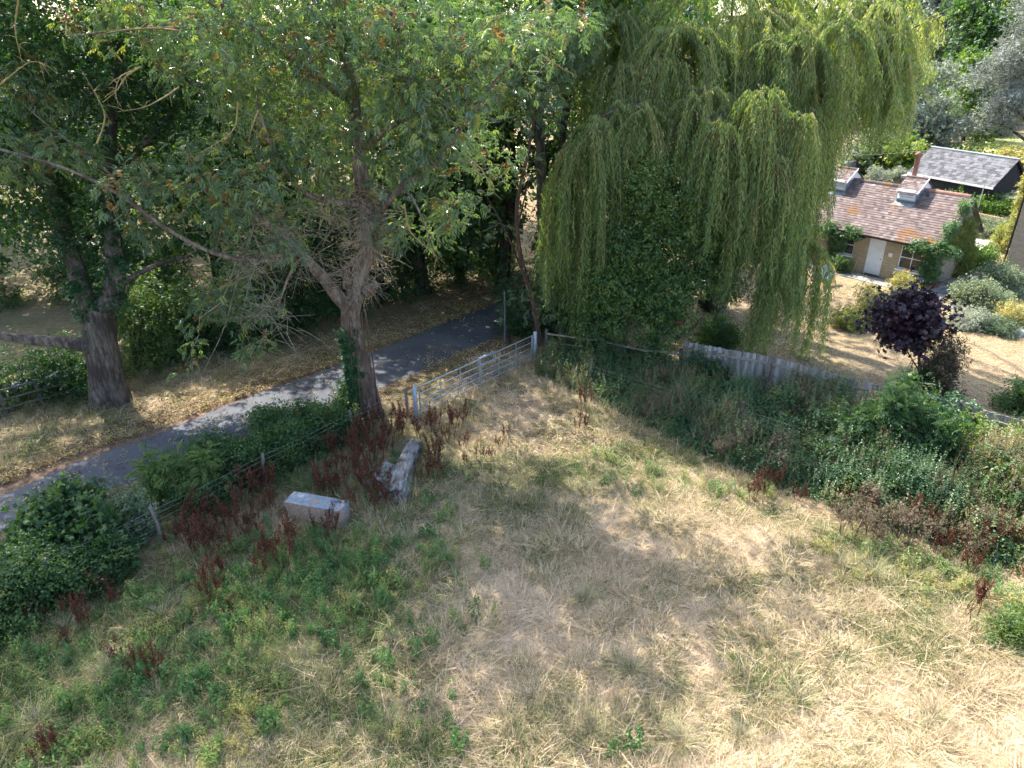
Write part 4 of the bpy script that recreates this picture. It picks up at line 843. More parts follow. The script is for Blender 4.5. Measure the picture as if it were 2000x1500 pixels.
# garden shrubs
GS = [
    (1720, 625, 1.5, 1.1, 1.5, 330, 'yellow-green hydrangea bush in front of the cottage door', 'yellow_leaf', T_OAK, .15, .5), (1660, 640, .8, .7, 1.0, 130, 'lower yellow-green bush beside the hydrangea', 'yellow_leaf', T_OAK, .15, .35), (1765, 575, .7, .6, 1.1, 120, 'pinkish flowering bush under the cottage window', 'yellow_leaf', T_OAK, .14, .9),
    (1400, 680, .95, .8, 1.15, 260, 'round dark evergreen bush behind the fence under the willow', 'dark_leaf', T_NARROW, .24, .7),
    (1905, 600, 1.3, 1.0, 1.3, 280, 'pale green flower bush beside the stone path', 'pale_leaf', T_FINE, .24, .55), (1960, 570, 1.3, 1.1, 1.5, 300, 'tall pale green herb border by the right house wall', 'pale_leaf', T_FINE, .24, .5), (1985, 640, 1.0, .8, 1.1, 170, 'orange-tinged plants at the right end of the garden border', 'yellow_leaf', T_FINE, .22, .9),
    (1890, 640, .9, .6, .6, 150, 'grey lavender clump at the lawn edge', 'silver_leaf', T_NARROW, .2, .9), (1950, 650, 1.0, .6, .6, 150, 'low green lavender row at the lawn edge right of the grey clump', 'pale_leaf', T_NARROW, .2, .2),
    (1905, 525, 1.3, .9, 1.1, 260, 'bright green bush beside the iron garden gate', 'bright_leaf', T_OAK, .16, .4), (1945, 490, .6, .6, 2.1, 130, 'yellowish climbing shrub beside the patio', 'yellow_leaf', T_OAK, .15, .4),
    (1850, 535, .6, .5, .5, 90, 'low plants at the foot of the cottage gable', 'mid_leaf', T_OAK, .13, .6),
    (1830, 420, 2.0, 1.2, 1.6, 200, 'bright green shrub behind the cottage ridge beside the dark shed', 'bright_leaf', T_OAK, .2, .5), (1885, 430, 1.8, 1.0, 1.7, 190, 'bright green shrub at the shed corner', 'bright_leaf', T_OAK, .2, .4), (1940, 435, 1.7, 1.0, 1.7, 180, 'green shrub before the grey lean-to', 'bright_leaf', T_OAK, .2, .3),
    (1905, 460, 1.6, .9, 1.0, 170, 'dry pale grasses and flowers above the brick garden wall', 'pale_leaf', T_NARROW, .26, .8), (1955, 465, 1.3, .8, 1.0, 130, 'silvery plants above the brick wall by the right house', 'pale_leaf', T_NARROW, .26, .6), (1880, 455, .9, .8, 1.2, 100, 'tall green stalks beside the cottage gable corner', 'mid_leaf', T_NARROW, .26, .8),
    (1725, 372, 1.7, 1.2, 1.6, 170, 'silver green shrub behind the cottage chimney', 'silver_leaf', T_NARROW, .34, .8), (1690, 368, 1.4, 1.0, 1.1, 130, 'bright lime shrub behind the cottage roof', 'bright_leaf', T_OAK, .24, .8),
    (1780, 340, 1.6, .8, 1.8, 150, 'clipped dark hedge left of the shed', 'dark_leaf', T_OAK, .22, .7),
]
for k, (u, v, rx, ry, h, n, lb, lf, tm, sz, tb_) in enumerate(GS):
    c = gp(u, v); shrub('garden_shrub', lb, c, rx, ry, h, n, M[lf], 340 + k, tm, sz, 6, tb=tb_, spread=.17, blobs=9)

# far gardens and trees at the upper right
FT = [ # u, Y, h, r, zlow, n, leaf, size, label, tb, tm
    (1745, 64, 3.4, 2.6, .3, 120, 'bright_leaf', .34, 'bright yellow-green bush behind the grey garden fence', .75, T_FAR),
    (1690, 66, 4.2, 2.4, .3, 100, 'pale_leaf', .34, 'pale green bush behind the willow edge', .4, T_FAR),
    (1740, 80, 9.5, 5.0, .5, 330, 'silver_leaf', .42, 'grey-green loose tree above the bright bush', .45, T_FAR),
    (1800, 70, 6.2, 3.6, .5, 260, 'silver_leaf', .36, 'rounded silver-green tree left of the red hedge', .6, T_FAR),
    (1905, 64, 2.6, 2.4, .3, 110, 'bright_leaf', .32, 'yellow-green bush behind the shed roof', .6, T_FAR),
    (1855, 105, 17, 4.2, 1.0, 260, 'mid_leaf', .55, 'dark cone-shaped evergreen beyond the willow edge', .25, T_FAR),
    (1830, 118, 24, 8.0, 2.0, 330, 'silver_leaf', .75, 'pale green tall tree at the top right', .35, T_FAR),
    (1900, 128, 23, 8.0, 2.0, 260, 'dark_leaf', .8, 'dark tree between pale trees at the top right', .5, T_FAR),
    (1965, 122, 24, 8.0, 2.0, 320, 'mid_leaf', .75, 'green tall tree in the top right corner', .75, T_FAR),
    (1760, 125, 26, 9.0, 2.0, 280, 'mid_leaf', .8, 'green tall tree behind the willow top', .6, T_FAR),
    (2060, 120, 24, 9.0, 2.0, 220, 'mid_leaf', .8, 'tall tree at the right edge in the distance', .5, T_FAR),
    (1880, 92, 10, 4.4, .6, 220, 'mid_leaf', .5, 'green tree left of the cedar', .7, T_FAR),
    (1990, 60, 3.0, 3.0, .3, 130, 'yellow_leaf', .3, 'dry orange-brown shrub under the cedar', .9, T_FAR)]
for k, (u, Y, h, r, zl, n, lf, sz, lb, tb_, tm) in enumerate(FT):
    x = (u - 1000) / FPX * (Y * CP + CAM_H * SP)
    simple_tree('garden_tree' if h > 5 else 'garden_bush', lb, x, Y, h, r, n, 12, sz, M[lf], 400 + k, zlow=zl, tm=tm, spread=sz * 1.5, tb=tb_, rt=.12 + h * .008, blobs=9, cat='tree' if h > 5 else 'bush')
def cedar():
    g = np.random.default_rng(71); Y = 66; x = (1985 - 1000) / FPX * (Y * CP + CAM_H * SP); base = np.array((x, Y, 0.)); C = []; limbs = [([base, base + (.2, 0, 4), base + (0, .1, 8), base + (.3, 0, 13)], .45, .1)]
    for k in range(17):
        z = 4.0 + k * .62; a = g.uniform(0, 6.28) if k % 2 else g.uniform(2.4, 4.0); l = g.uniform(3.2, 6.0) * (1.1 - .045 * k)
        e = base + (math.cos(a) * l, math.sin(a) * l * .8, z + .6); limbs.append(([base + (0, 0, z * .8), (base + (0, 0, z) + e) / 2 + (0, 0, .3), e], .13, .03)); C.append((*e, 1.9, 1.7, .5)); C.append((*((base + (0, 0, z) + e) / 2 + (0, 0, .3)), 1.7, 1.5, .45))
    tree('cedar_tree', 'blue-grey cedar with layered drooping boughs at the right edge', limbs, C, 460, 9, .5, T_NARROW, .6, M['cedar_leaf'], M['oak_bark'], 71, tb=.5)
cedar()
for u, v, lb in ((1878, 262, 'dark red clipped bush on the far lawn, left one'), (1932, 266, 'dark red clipped bush on the far lawn, right one')):
    c = G(u, v); shrub('red_bush', lb, c, 2.6, 1.5, 2.6, 110, M['maroon_leaf'], 80 + u, T_FAR, .4, 7, spread=.4, tb=.5)

# ------------------------------------------------------------------ fences and gates
def frame(p, q, z=0.0):
    d = np.asarray(q, float) - np.asarray(p, float); return math.atan2(d[1], d[0]), float(np.hypot(d[0], d[1]))
def mesh_obj(name, mb, m, parent, smooth=False): return mb.build(name, m, parent, smooth)
def board_fence():
    g = np.random.default_rng(9); lbs = ['weathered grey closeboard fence panel beside the rail fence', 'weathered grey closeboard fence panel under the willow', 'closeboard fence panel half hidden by saplings', 'closeboard fence panel behind the brambles below the maple', 'weathered fence panel at the right edge', 'last fence panel running out at the right edge']
    bm0 = [MB().box(0, .11, -.012, .012, 0.0, 1.5, tint=t).build('board', M['fence_wood']) for t in (.3, .45, .55, .68)]
    meshes = [o.data for o in bm0]
    for o in bm0: bpy.data.objects.remove(o)
    for k in range(len(fence_line) - 1):
        a = fence_line[k]; b = fence_line[k + 1]; rz, Ln = frame(a, b)
        root = empty('board_fence', a, rz, lbs[k], 'fence', 'panels of the grey closeboard fence')
        n = int(Ln / .12)
        for i in range(n):
            if g.random() < .02: continue
            o = bpy.data.objects.new('board', meshes[g.integers(4)]); COL.objects.link(o); o.parent = root
            o.location = (.06 + i * .12, (i % 2) * .008, g.normal(0, .012) - .0); o.rotation_euler = (g.normal(0, .01), g.normal(0, .008), g.normal(0, .10) + .06)
        for z in (.42, 1.22):
            MB().box(.05, Ln - .05, -.085, -.024, z, z + .08, tint=.7).build('rail', M['rail_wood'], root)
        MB().box(-.06, .06, -.16, -.03, 0, 1.58, tint=.4).build('post', M['rail_wood'], root)
board_fence()
def rail_fence():
    g = np.random.default_rng(10)
    pts = [np.array((1.35, 26.0, 0)), np.array((3.5, 25.2, 0)), np.array((5.0, 24.3, 0)), fence_line[0] + (-.15, .05, 0)]
    root = empty('rail_fence', pts[0], 0, 'old dark post and rail fence under the hawthorn', 'fence')
    for k, p in enumerate(pts):
        q = p - pts[0]; MB().box(q[0] - .06, q[0] + .06, q[1] - .05, q[1] + .05, 0, 1.2).build('post', M['old_rail'], root)
        if k < 3:
            d = pts[k + 1] - p
            for z in (.35, .72, 1.06):
                e = q + d; mb = MB().tube([q + (0, -.09, z), (q + e) / 2 + (0, -.09, z + g.normal(0, .015)), e + (0, -.09, z + g.normal(0, .02))], .045, 5); mb.build('rail', M['rail_wood'] if z > 1 else M['old_rail'], root)
rail_fence()
# left rail fence seen through the hedge
def far_rail():
    a = G(-60, 835); b = G(150, 775); rz, Ln = frame(a, b); root = empty('rail_fence', a, rz, 'dark rail fence behind the shrubs left of the oak', 'fence')
    for i in range(4): MB().box(i * Ln / 3 - .05, i * Ln / 3 + .05, -.05, .05, 0, 1.05).build('post', M['old_rail'], root)
    for z in (.3, .62, .95): MB().box(0, Ln, -.09, -.052, z, z + .07).build('rail', M['old_rail'], root)
    c = G(62, 782); r2 = empty('water_trough', c + (0, .6, 0), rz, 'blue and white plastic tub glinting behind the left rail fence', 'tub')
    MB().box(-1.0, 1.0, -.3, .3, .05, .5).build('body', M['white_board'], r2); MB().box(-.95, .95, -.25, .25, .503, .53).build('lid', M['blue_plastic'], r2)
far_rail()
def gates():
    d = GR - GL; rz, Ln = frame(GL, GR); w = Ln / 2 - .07; steel = M['galv']
    def leaf(x0, lb, flip):
        o0 = GL + d * (x0 / Ln); root = empty('field_gate', o0, rz, lb, 'gate', 'pair of galvanised field gates')
        X = lambda x: (w - x) if flip else x
        zs = [.14, .40, .62, .86, 1.12]
        for z in zs: MB().tube([(X(0), 0, z), (X(w), 0, z)], .021 if z in (.14, 1.12) else .016, 8, cap=True).build('bar', steel, root, True)
        for x, r, z0 in ((0, .03, .06), (w * .33, .017, .14), (w * .66, .017, .14), (w, .027, .06)):
            MB().tube([(X(x), -.001, z0), (X(x), -.001, 1.15)], r, 8).build('upright', steel, root, True)
        mb = MB()
        for x in np.arange(.1, w, .1): mb.tube([(X(x), -.018, .14), (X(x), -.018, .63)], .004, 3, cap=False)
        for z in np.arange(.2, .63, .085): mb.tube([(X(.02), -.018, z), (X(w), -.018, z)], .004, 3, cap=False)
        tag(mb.build('wire_mesh', steel, root), kind='stuff'); return root, X
    r1, X1 = leaf(.06, 'left half of the galvanised field gate, next to the ash tree', False)
    r2, X2 = leaf(Ln / 2 + .04, 'right half of the galvanised field gate with the looped latch', True)
    mb = MB()
    for y in (-.05, .05):
        mb.tube([(-.06, y, 1.17), (.75, y, 1.16), (.75, y, .95), (.70, y, .84), (.0, y, .86)], .013, 6)
    mb.box(-.1, .72, -.035, .035, 1.155, 1.19); mb.build('latch', steel, r2, True)
    mb = MB(); mb.tube([(-.16, 0, 1.16), (-.19, -.06, .9), (-.14, -.06, .72), (-.08, 0, .72)], .013, 6); mb.build('chain_loop', steel, r2, True)
    for p, lb, z in ((GL - unit(d) * .14, 'round galvanised gate post at the near end of the gate', 1.2), (GR + unit(d) * .16, 'galvanised gate post at the far end of the gate', 1.22)):
        o = MB().tube([(0, 0, 0), (0, 0, z), (0, 0, z + .02)], [.07, .07, .05], 16).build('gate_post', M['steel_post'], None, True); o.location = p; tag(o, lb, 'post', 'gate posts')
gates()
# sign pole and stake beyond the gate
p0 = G(986, 672); o = MB().tube([(0, 0, 0), (0, 0, 1.2), (0, 0, 2.3)], .04, 12).build('pole', M['dark_steel'], None, True); o.location = p0; tag(o, 'slim grey metal pole on the verge beyond the gate', 'pole')
p0 = G(996, 671); o = MB().tube([(0, 0, 0), (-.1, .0, .5), (-.16, 0, 1.1)], .022, 6).build('stake', M['dark_bark'], None, True); o.location = p0; tag(o, 'thin dark leaning stake beside the grey pole', 'stake')
def wire_fence(name, pts, lb, hs, wood, hp=1.1, r=.05):
    base = pts[0]; root = empty(name, base, 0, lb, 'fence'); g = np.random.default_rng(int(abs(base[0]) * 10))
    for p in pts:
        q = p - base; MB().tube([(q[0], q[1], 0), (q[0] + .02, q[1], hp * .5), (q[0] + g.normal(0, .04), q[1], hp)], [r, r, r * .9], 8, rough=.05).build('post', wood, root, True)
    for z in hs:
        for a, b in zip(pts[:-1], pts[1:]):
            m = (a + b) / 2 - base; MB().tube([a - base + (0, -.06, z), m + (0, -.06, z - .03), b - base + (0, -.06, z)], .0042, 4, cap=False).build('wire', M['wire'], root)
LF = [G(-120, 1290), G(110, 1165), G(316, 1060), G(520, 950), G(690, 862), G(796, 815)]
wire_fence('wire_fence', LF, 'wire fence with wooden posts running along the lane-side hedge', (.3, .5, .7, .88, 1.02), M['rail_wood'])
RF = [G(1150, 760), G(1440, 850), G(1722, 940), G(1960, 1000), G(2120, 1050)]
wire_fence('wire_fence', RF, 'wire fence sunk in the brambles on the right', (.5, .8, .95), M['old_rail'], 1.2, .07)
r = empty('fence_brace', G(1958, 905), 0, 'leaning wooden strut and cross bar in front of the right fence panel', 'strut')
MB().tube([(0, 0, 0), (.15, 0, .6), (.25, 0, 1.15)], .06, 7).build('post', M['rail_wood'], r, True); MB().tube([(.2, -.09, 1.0), (1.2, -.12, .9)], .05, 6).build('bar', M['rail_wood'], r, True)

# ------------------------------------------------------------------ tank, logs
def tank():
    a = G(560, 1011); b = G(667, 1031); rz, Ln = frame(a, b); root = empty('metal_tank', a + (0, 0, gh(a[0], a[1])[0] - .03), rz, 'rust-stained grey metal tank lying among the dock stalks', 'tank')
    h, w = .60, .50; mb = MB()
    B = .02
    ring = lambda z, o: [(o, o, z), (Ln - o, o, z), (Ln - o, w - o, z), (o, w - o, z)]
    V = np.array(ring(0, 0) + ring(h - B, 0) + ring(h, B)); 
    for k in range(4):
        j = (k + 1) % 4; mb.add(V, [(k, j, j + 4, k + 4)], .25 if k == 0 else (.75 if k == 1 else .4)); mb.add(V, [(k + 4, j + 4, j + 8, k + 8)], .9)
    mb.add(V, [(8, 9, 10, 11)], 1.0); mb.build('body', M['tank'], root)
    MB().box(-.012, Ln + .012, -.012, -.002, 0, .03).box(Ln + .002, Ln + .014, 0, w, 0, .03).build('rim', M['tank'], root)
    g = np.random.default_rng(3); mb = MB()
    for k in range(3): mb.tube([(Ln - .1 + k * .15, -.2, .02), (Ln + .2 + k * .1, -.1 - .1 * k, .06), (Ln + .8, -.3 + .2 * k, .03)], [.02, .025, .01], 5)
    o = mb.build('fallen_branch', M['pale_twig'], None, True); o.location = root.location; o.rotation_euler = root.rotation_euler; tag(o, 'pale fallen branches lying at the right end of the tank', 'branch')
    mb = MB(); mb.tube(resample([P(664, 1045, 15.4), P(676, 1000, 15.5), P(668, 975, 15.6), P(655, 965, 15.7)], .1), .011, 5); o = mb.build('dead_stem', M['pale_twig'], None, True); tag(o, 'pale bent dead stem leaning on the tank', 'stem')
tank()
def log(a, b, r0, r1, lb, seed, split):
    g = np.random.default_rng(seed); n = 30; k = 34; t = np.linspace(0, 1, n); c = a[None] * (1 - t[:, None]) + b[None] * t[:, None]; d = unit(b - a); s = np.cross(d, (0, 0, 1)); s /= np.linalg.norm(s); up = np.cross(s, d)
    th = np.arange(k) * 2 * np.pi / k; V = []
    rid = g.normal(0, .15, k); rid2 = g.normal(0, .11, k)
    for i in range(n):
        R = (r0 + (r1 - r0) * t[i]) * (1 + rid * math.cos(t[i] * 2.0) + rid2 * math.sin(t[i] * 5) + g.normal(0, .04, k) + .10 * np.sin(3 * th + 4 * t[i])) * (.80 if i in (0,) else 1)
        if split:    # a deep cleft opening towards the near end
            R = R * (1 - .55 * max(0, t[i] - .35) * np.exp(-((th - 1.45) / .28) ** 2) * 1.5)
        e = g.normal(0, .05, k) if i in (0, n - 1) else 0
        V.append(c[i] + R[:, None] * (np.cos(th)[:, None] * s + np.sin(th)[:, None] * up * .8) + np.multiply.outer(np.zeros(k) + e, d))
    V = np.array(V); i, j = np.meshgrid(np.arange(n - 1), np.arange(k), indexing='ij'); j2 = (j + 1) % k
    F = np.stack([i * k + j, i * k + j2, (i + 1) * k + j2, (i + 1) * k + j], -1).reshape(-1, 4); mb = MB().add(V.reshape(-1, 3), F)
    for e in (0, n - 1):
        cc = c[e] + d * (.08 if e == 0 else -.10); mb.add(np.vstack([V[e], cc]), [((q + 1) % k, q, k) if e == 0 else (q, (q + 1) % k, k) for q in range(k)])
    o = mb.build('log', M['dead_wood'], None, True, a); o.location = a; tag(o, lb, 'log', 'dead logs by the gate')
log(G(812, 876) + (0, 0, .2), G(768, 984) + (0, 0, .26), .22, .36, 'long bleached dead log split at its near end', 5, True)
log(G(760, 918) + (0, 0, .16), G(735, 958) + (0, 0, .2), .17, .26, 'short bleached stump lying left of the long log', 6, False)

# ------------------------------------------------------------------ docks, tussocks, seed heads
def dock_proto(seed):
    g = np.random.default_rng(seed); st = MB(); sh = MB(); TV, TF = tmpl3([leaf_quad(g.normal(0, .3, 3), g.normal(0, 1, 3), .8, .6, .1, .1, unit(g.normal(0, 1, 3))) for _ in range(5)])
    for k in range(g.integers(4, 8)):
        a = g.uniform(0, 6.28); b = np.array((g.normal(0, .12), g.normal(0, .12), 0)); H = g.uniform(.65, 1.15); ln = g.uniform(.05, .3); tip = b + (math.cos(a) * ln, math.sin(a) * ln, H)
        p = [b, (b + tip) / 2 + g.normal(0, .03, 3), tip]; st.tube(p, [.009, .007, .004], 4, cap=False)
        br = [(p[1] * .6 + p[2] * .4, p[2])]
        for q in range(4): s0 = b + (tip - b) * g.uniform(.4, .75); e = s0 + (g.normal(0, .09), g.normal(0, .09), g.uniform(.2, .35)); st.tube([s0, e], [.005, .003], 3, cap=False); br.append((s0, e))
        for s0, e in br:
            m = 14; t = g.random(m)[:, None]; Q = s0 + (e - s0) * (.15 + .85 * t) + g.normal(0, .014, (m, 3)); V, F = place(TV, TF, Q, g.normal(0, 1, (m, 3)), .03, g); sh.add(V, F, np.clip(np.repeat(g.normal(.45, .22, m), len(TF)), 0, 1))
    root = empty('dock_plant', (0, 0, 0)); sh.build('seed_heads', M['dock'], root); st.build('stems', M['dock_stem'], root); return root
DP = [dock_proto(s) for s in range(600, 606)]
def docks():
    g = np.random.default_rng(88); used = 0
    spots = [('rust-brown dock stalks in the thicket between the gate and the log', [(640, 900), (660, 880), (690, 885), (715, 870), (740, 868), (765, 862), (700, 905), (730, 895), (755, 885), (670, 915), (640, 935), (620, 955), (650, 960), (660, 980), (690, 930), (715, 925), (780, 850), (745, 840), (720, 845), (690, 855), (675, 945), (640, 975), (705, 960), (730, 985), (760, 985), (745, 1000), (790, 860), (735, 905), (700, 870)]),
             ('rust-brown dock stalks standing right of the dead log', [(830, 865), (850, 850), (868, 870), (850, 890), (835, 905), (860, 905), (840, 930), (825, 945), (862, 935), (880, 850), (898, 838), (905, 880)]),
             ('rust-brown dock stalks around the metal tank', [(650, 1054), (530, 1000), (520, 980), (500, 960), (535, 950), (520, 1010), (480, 985), (690, 1010)]),
             ('dark dock stalks in the shade left of the tank', [(390, 1080), (410, 1060), (430, 1090), (400, 1040), (380, 1050), (460, 1040), (475, 1060), (500, 1050), (510, 1120), (535, 1115), (525, 1090), (420, 1165), (440, 1150), (400, 1175), (570, 1090), (350, 1070), (440, 1020)]),
             ('scattered dark dock stalks in the rough grass at bottom left', [(150, 1215), (165, 1230), (145, 1190), (75, 1215), (230, 1180), (215, 1160), (125, 1260), (235, 1290), (285, 1320), (305, 1325), (90, 1460), (105, 1480), (450, 1200)]),
             ('thin reddish dock stalk in the dry track before the gate', [(975, 880), (985, 870), (940, 905), (960, 900), (905, 915)]),
             ('reddish dock stalks along the edge of the bramble bank', [(1500, 960), (1475, 975), (1560, 975), (1690, 1010), (1770, 1040), (1800, 1045), (1830, 1080), (1870, 1075), (1890, 1120), (1925, 1090), (1130, 850), (1135, 790), (1745, 985), (1640, 985), (1890, 1210), (1960, 1080)])]
    for lb, pl in spots:
        for (u, v) in pl:
            c = G(u + g.normal(0, 4), v + g.normal(0, 3)); o = DP[g.integers(6)]
            if used < 6: o = DP[used]; r = o
            else: r = copy_tree(o)
            lb2 = lb
            if 'thicket' in lb: lb2 = 'rust-brown dock stalks close to the wire fence left of the ash foot' if v < 900 and u < 725 else ('rust-brown dock stalks directly left of the stump beside the long log' if u > 695 else ('rust-brown dock stalks in the thicket behind the metal tank' if v > 930 else 'rust-brown dock stalks in the thicket between fence and stump'))
            if 'scattered' in lb: lb2 = 'dark dock stalks at the far left below the hedge' if v < 1250 and u < 300 else ('dark dock stalks low in the bottom left corner' if v > 1340 and u < 250 else lb)
            if 'reddish dock stalks along' in lb: lb2 = lb if u < 1700 else 'reddish dock stalks in the sunlit right end of the bramble edge'
            used += 1; r.location = (c[0], c[1], gh(c[0], c[1])[0] - .02); r.rotation_euler = (0, 0, g.uniform(0, 6.28)); s = g.uniform(.6, 1.2) * (.75 if 'scattered' in lb or 'thin' in lb else 1.12); r.scale = (s, s, s); tag(r, lb2, 'dock plant', lb2)
docks()
def blade_tuft(g, n, rad, h0, h1, w, bend, lie=0.0, seg=3):
    V = []; F = []
    for k in range(n):
        a = g.uniform(0, 6.283); r = rad * math.sqrt(g.random()); b = np.array((math.cos(a) * r, math.sin(a) * r, -.02)); a2 = a + g.normal(0, .9); H = g.uniform(h0, h1)
        d = np.array((math.cos(a2), math.sin(a2), 0)); s = np.array((-d[1], d[0], 0)) * w * g.uniform(.7, 1.3); bd = bend * g.uniform(.4, 1.3)
        k0 = len(V)
        for t in np.linspace(0, 1, seg + 1):
            c = b + d * (H * (lie * t + bd * t * t)) + np.array((0, 0, H * (t * (1 - lie * .6) - .55 * bd * t * t))); c[2] = max(c[2], .004 + .02 * g.random()); ww = s * (1 - t * .85); V += [c - ww, c + ww]
        for i in range(seg): F.append((k0 + 2 * i, k0 + 2 * i + 1, k0 + 2 * i + 3, k0 + 2 * i + 2))
    return np.array(V), np.array(F)
def tussocks():
    g = np.random.default_rng(77)
    protos = []
    for k in range(4):
        V, F = blade_tuft(g, 170, .13, .45, .85, .006, .75, .15, 4); root = empty('grass_tussock', (0, 0, 0)); T = np.repeat(g.normal(.95, .35, 170), 4)
        MB().add(V, F, np.clip(T - .3, 0, 1)).build('blades', M['tussock'], root)
        mb = MB()
        for q in range(9):
            a = g.uniform(0, 6.28); t = np.array((math.cos(a) * .35, math.sin(a) * .35, g.uniform(.8, 1.1))); mb.tube([(0, 0, 0), t * (.4, .4, .55), t], .0035, 3, cap=False, tint=.9)
            for z in range(8): p = t * (1 - .03 * z); mb.add([p, p + g.normal(0, .012, 3), p + (0, 0, .05)], [(0, 1, 2)], .6)
        mb.build('seed_stalks', M['umbel'], root); protos.append(root)
    i = 0
    for (u, v, lb) in ((320, 1210, 'tall pale-stalked grass tussock below the wire fence post'), (345, 1190, 'green grass tussock right of the tall pale-stalked one'), (205, 1320, 'yellow-green grass tussock in the lower left rough'), (70, 1420, 'straw tussock near the bottom left corner'), (130, 1230, 'small grass tussock among the dark docks'), (420, 1080, 'fine grass tussock between the dark dock stalks'),
                       (1150, 1440, 'flat green tussock in the dry field near the bottom'), (1230, 1320, 'green-grey tussock in the shaded middle of the field'), (1330, 1460, 'olive tussock at the bottom of the picture'), (1660, 1200, 'pale tussock on the sunny edge of the field'), (1700, 1130, 'straw tussock spilling from the bramble edge'), (1640, 1110, 'long-bladed tussock under the seed heads'),
                       (870, 1100, 'green tussock below the log'), (800, 1070, 'arching yellow tussock right of the tank'), (1560, 1370, 'pale tussock in the sunlit grass'), (1820, 1400, 'straw tussock at the lower right'), (1450, 1440, 'bleached tussock in the bright lower field'), (760, 1420, 'straw tussock at the bottom left of centre'), (1140, 1180, 'low tussock at the shadow edge'), (1530, 905, 'bright green strappy tussock at the edge of the brambles')):
        c = G(u, v); r = protos[i] if i < 4 else copy_tree(protos[i % 4]); i += 1; r.location = (c[0], c[1], gh(c[0], c[1])[0]); r.rotation_euler = (0, 0, g.uniform(0, 6)); s = g.uniform(.6, .95); r.scale = (s, s, s * .9); tag(r, lb, 'grass tussock', 'large grass tussocks in the field')
tussocks()
def seedheads():
    g = np.random.default_rng(79); protos = []
    for k in range(3):
        root = empty('thistle_plant', (0, 0, 0)); st = MB(); hd = MB(); TV, TF = tmpl([leaf_quad((0, 0, 0), g.normal(0, 1, 3), .9, .5, .1, .1, unit(g.normal(0, 1, 3))) for _ in range(5)])
        for q in range(7):
            a = g.uniform(0, 6.28); t = np.array((math.cos(a) * .25, math.sin(a) * .25, g.uniform(.8, 1.25))); st.tube([(0, 0, 0), t * (.3, .3, .5), t], [.008, .006, .004], 4, cap=False)
            for z in range(9):
                s0 = t * (.6, .6, .65) + g.normal(0, .02, 3); e = t + g.normal(0, .11, 3); st.tube([s0, e], .003, 3, cap=False)
                V, F = place(TV, TF, e + g.normal(0, .025, (5, 3)), g.normal(0, 1, (5, 3)), .03, g); hd.add(V, F, np.clip(np.repeat(g.normal(.4, .25, 5), len(TF)), 0, 1))
        hd.build('seed_heads', M['umbel'], root); st.build('stems', M['brown_bark'], root); protos.append(root)
    i = 0
    for pl, lb in (([(1655, 1030), (1675, 1020), (1640, 1050), (1690, 1050), (1710, 1040), (1720, 1065), (1700, 1075), (1665, 1060)], 'tall beige thistle seed heads at the bank edge right of centre'), ([(1800, 1060), (1815, 1075), (1840, 1060), (1770, 1085), (1900, 1070), (1885, 1100), (1750, 1060)], 'beige thistle seed heads nearer the right edge'), ([(1425, 905), (1445, 895), (1405, 905), (1515, 915), (1525, 905), (1510, 935), (1430, 880)], 'whitish seed heads in the shaded brambles')):
        for (u, v) in pl:
            c = G(u, v); r = protos[i] if i < 3 else copy_tree(protos[i % 3]); i += 1; r.location = (c[0], c[1], 0); r.rotation_euler = (0, 0, g.uniform(0, 6)); s = g.uniform(.7, 1.0); r.scale = (s, s, s); tag(r, lb, 'thistle', lb)
seedheads()

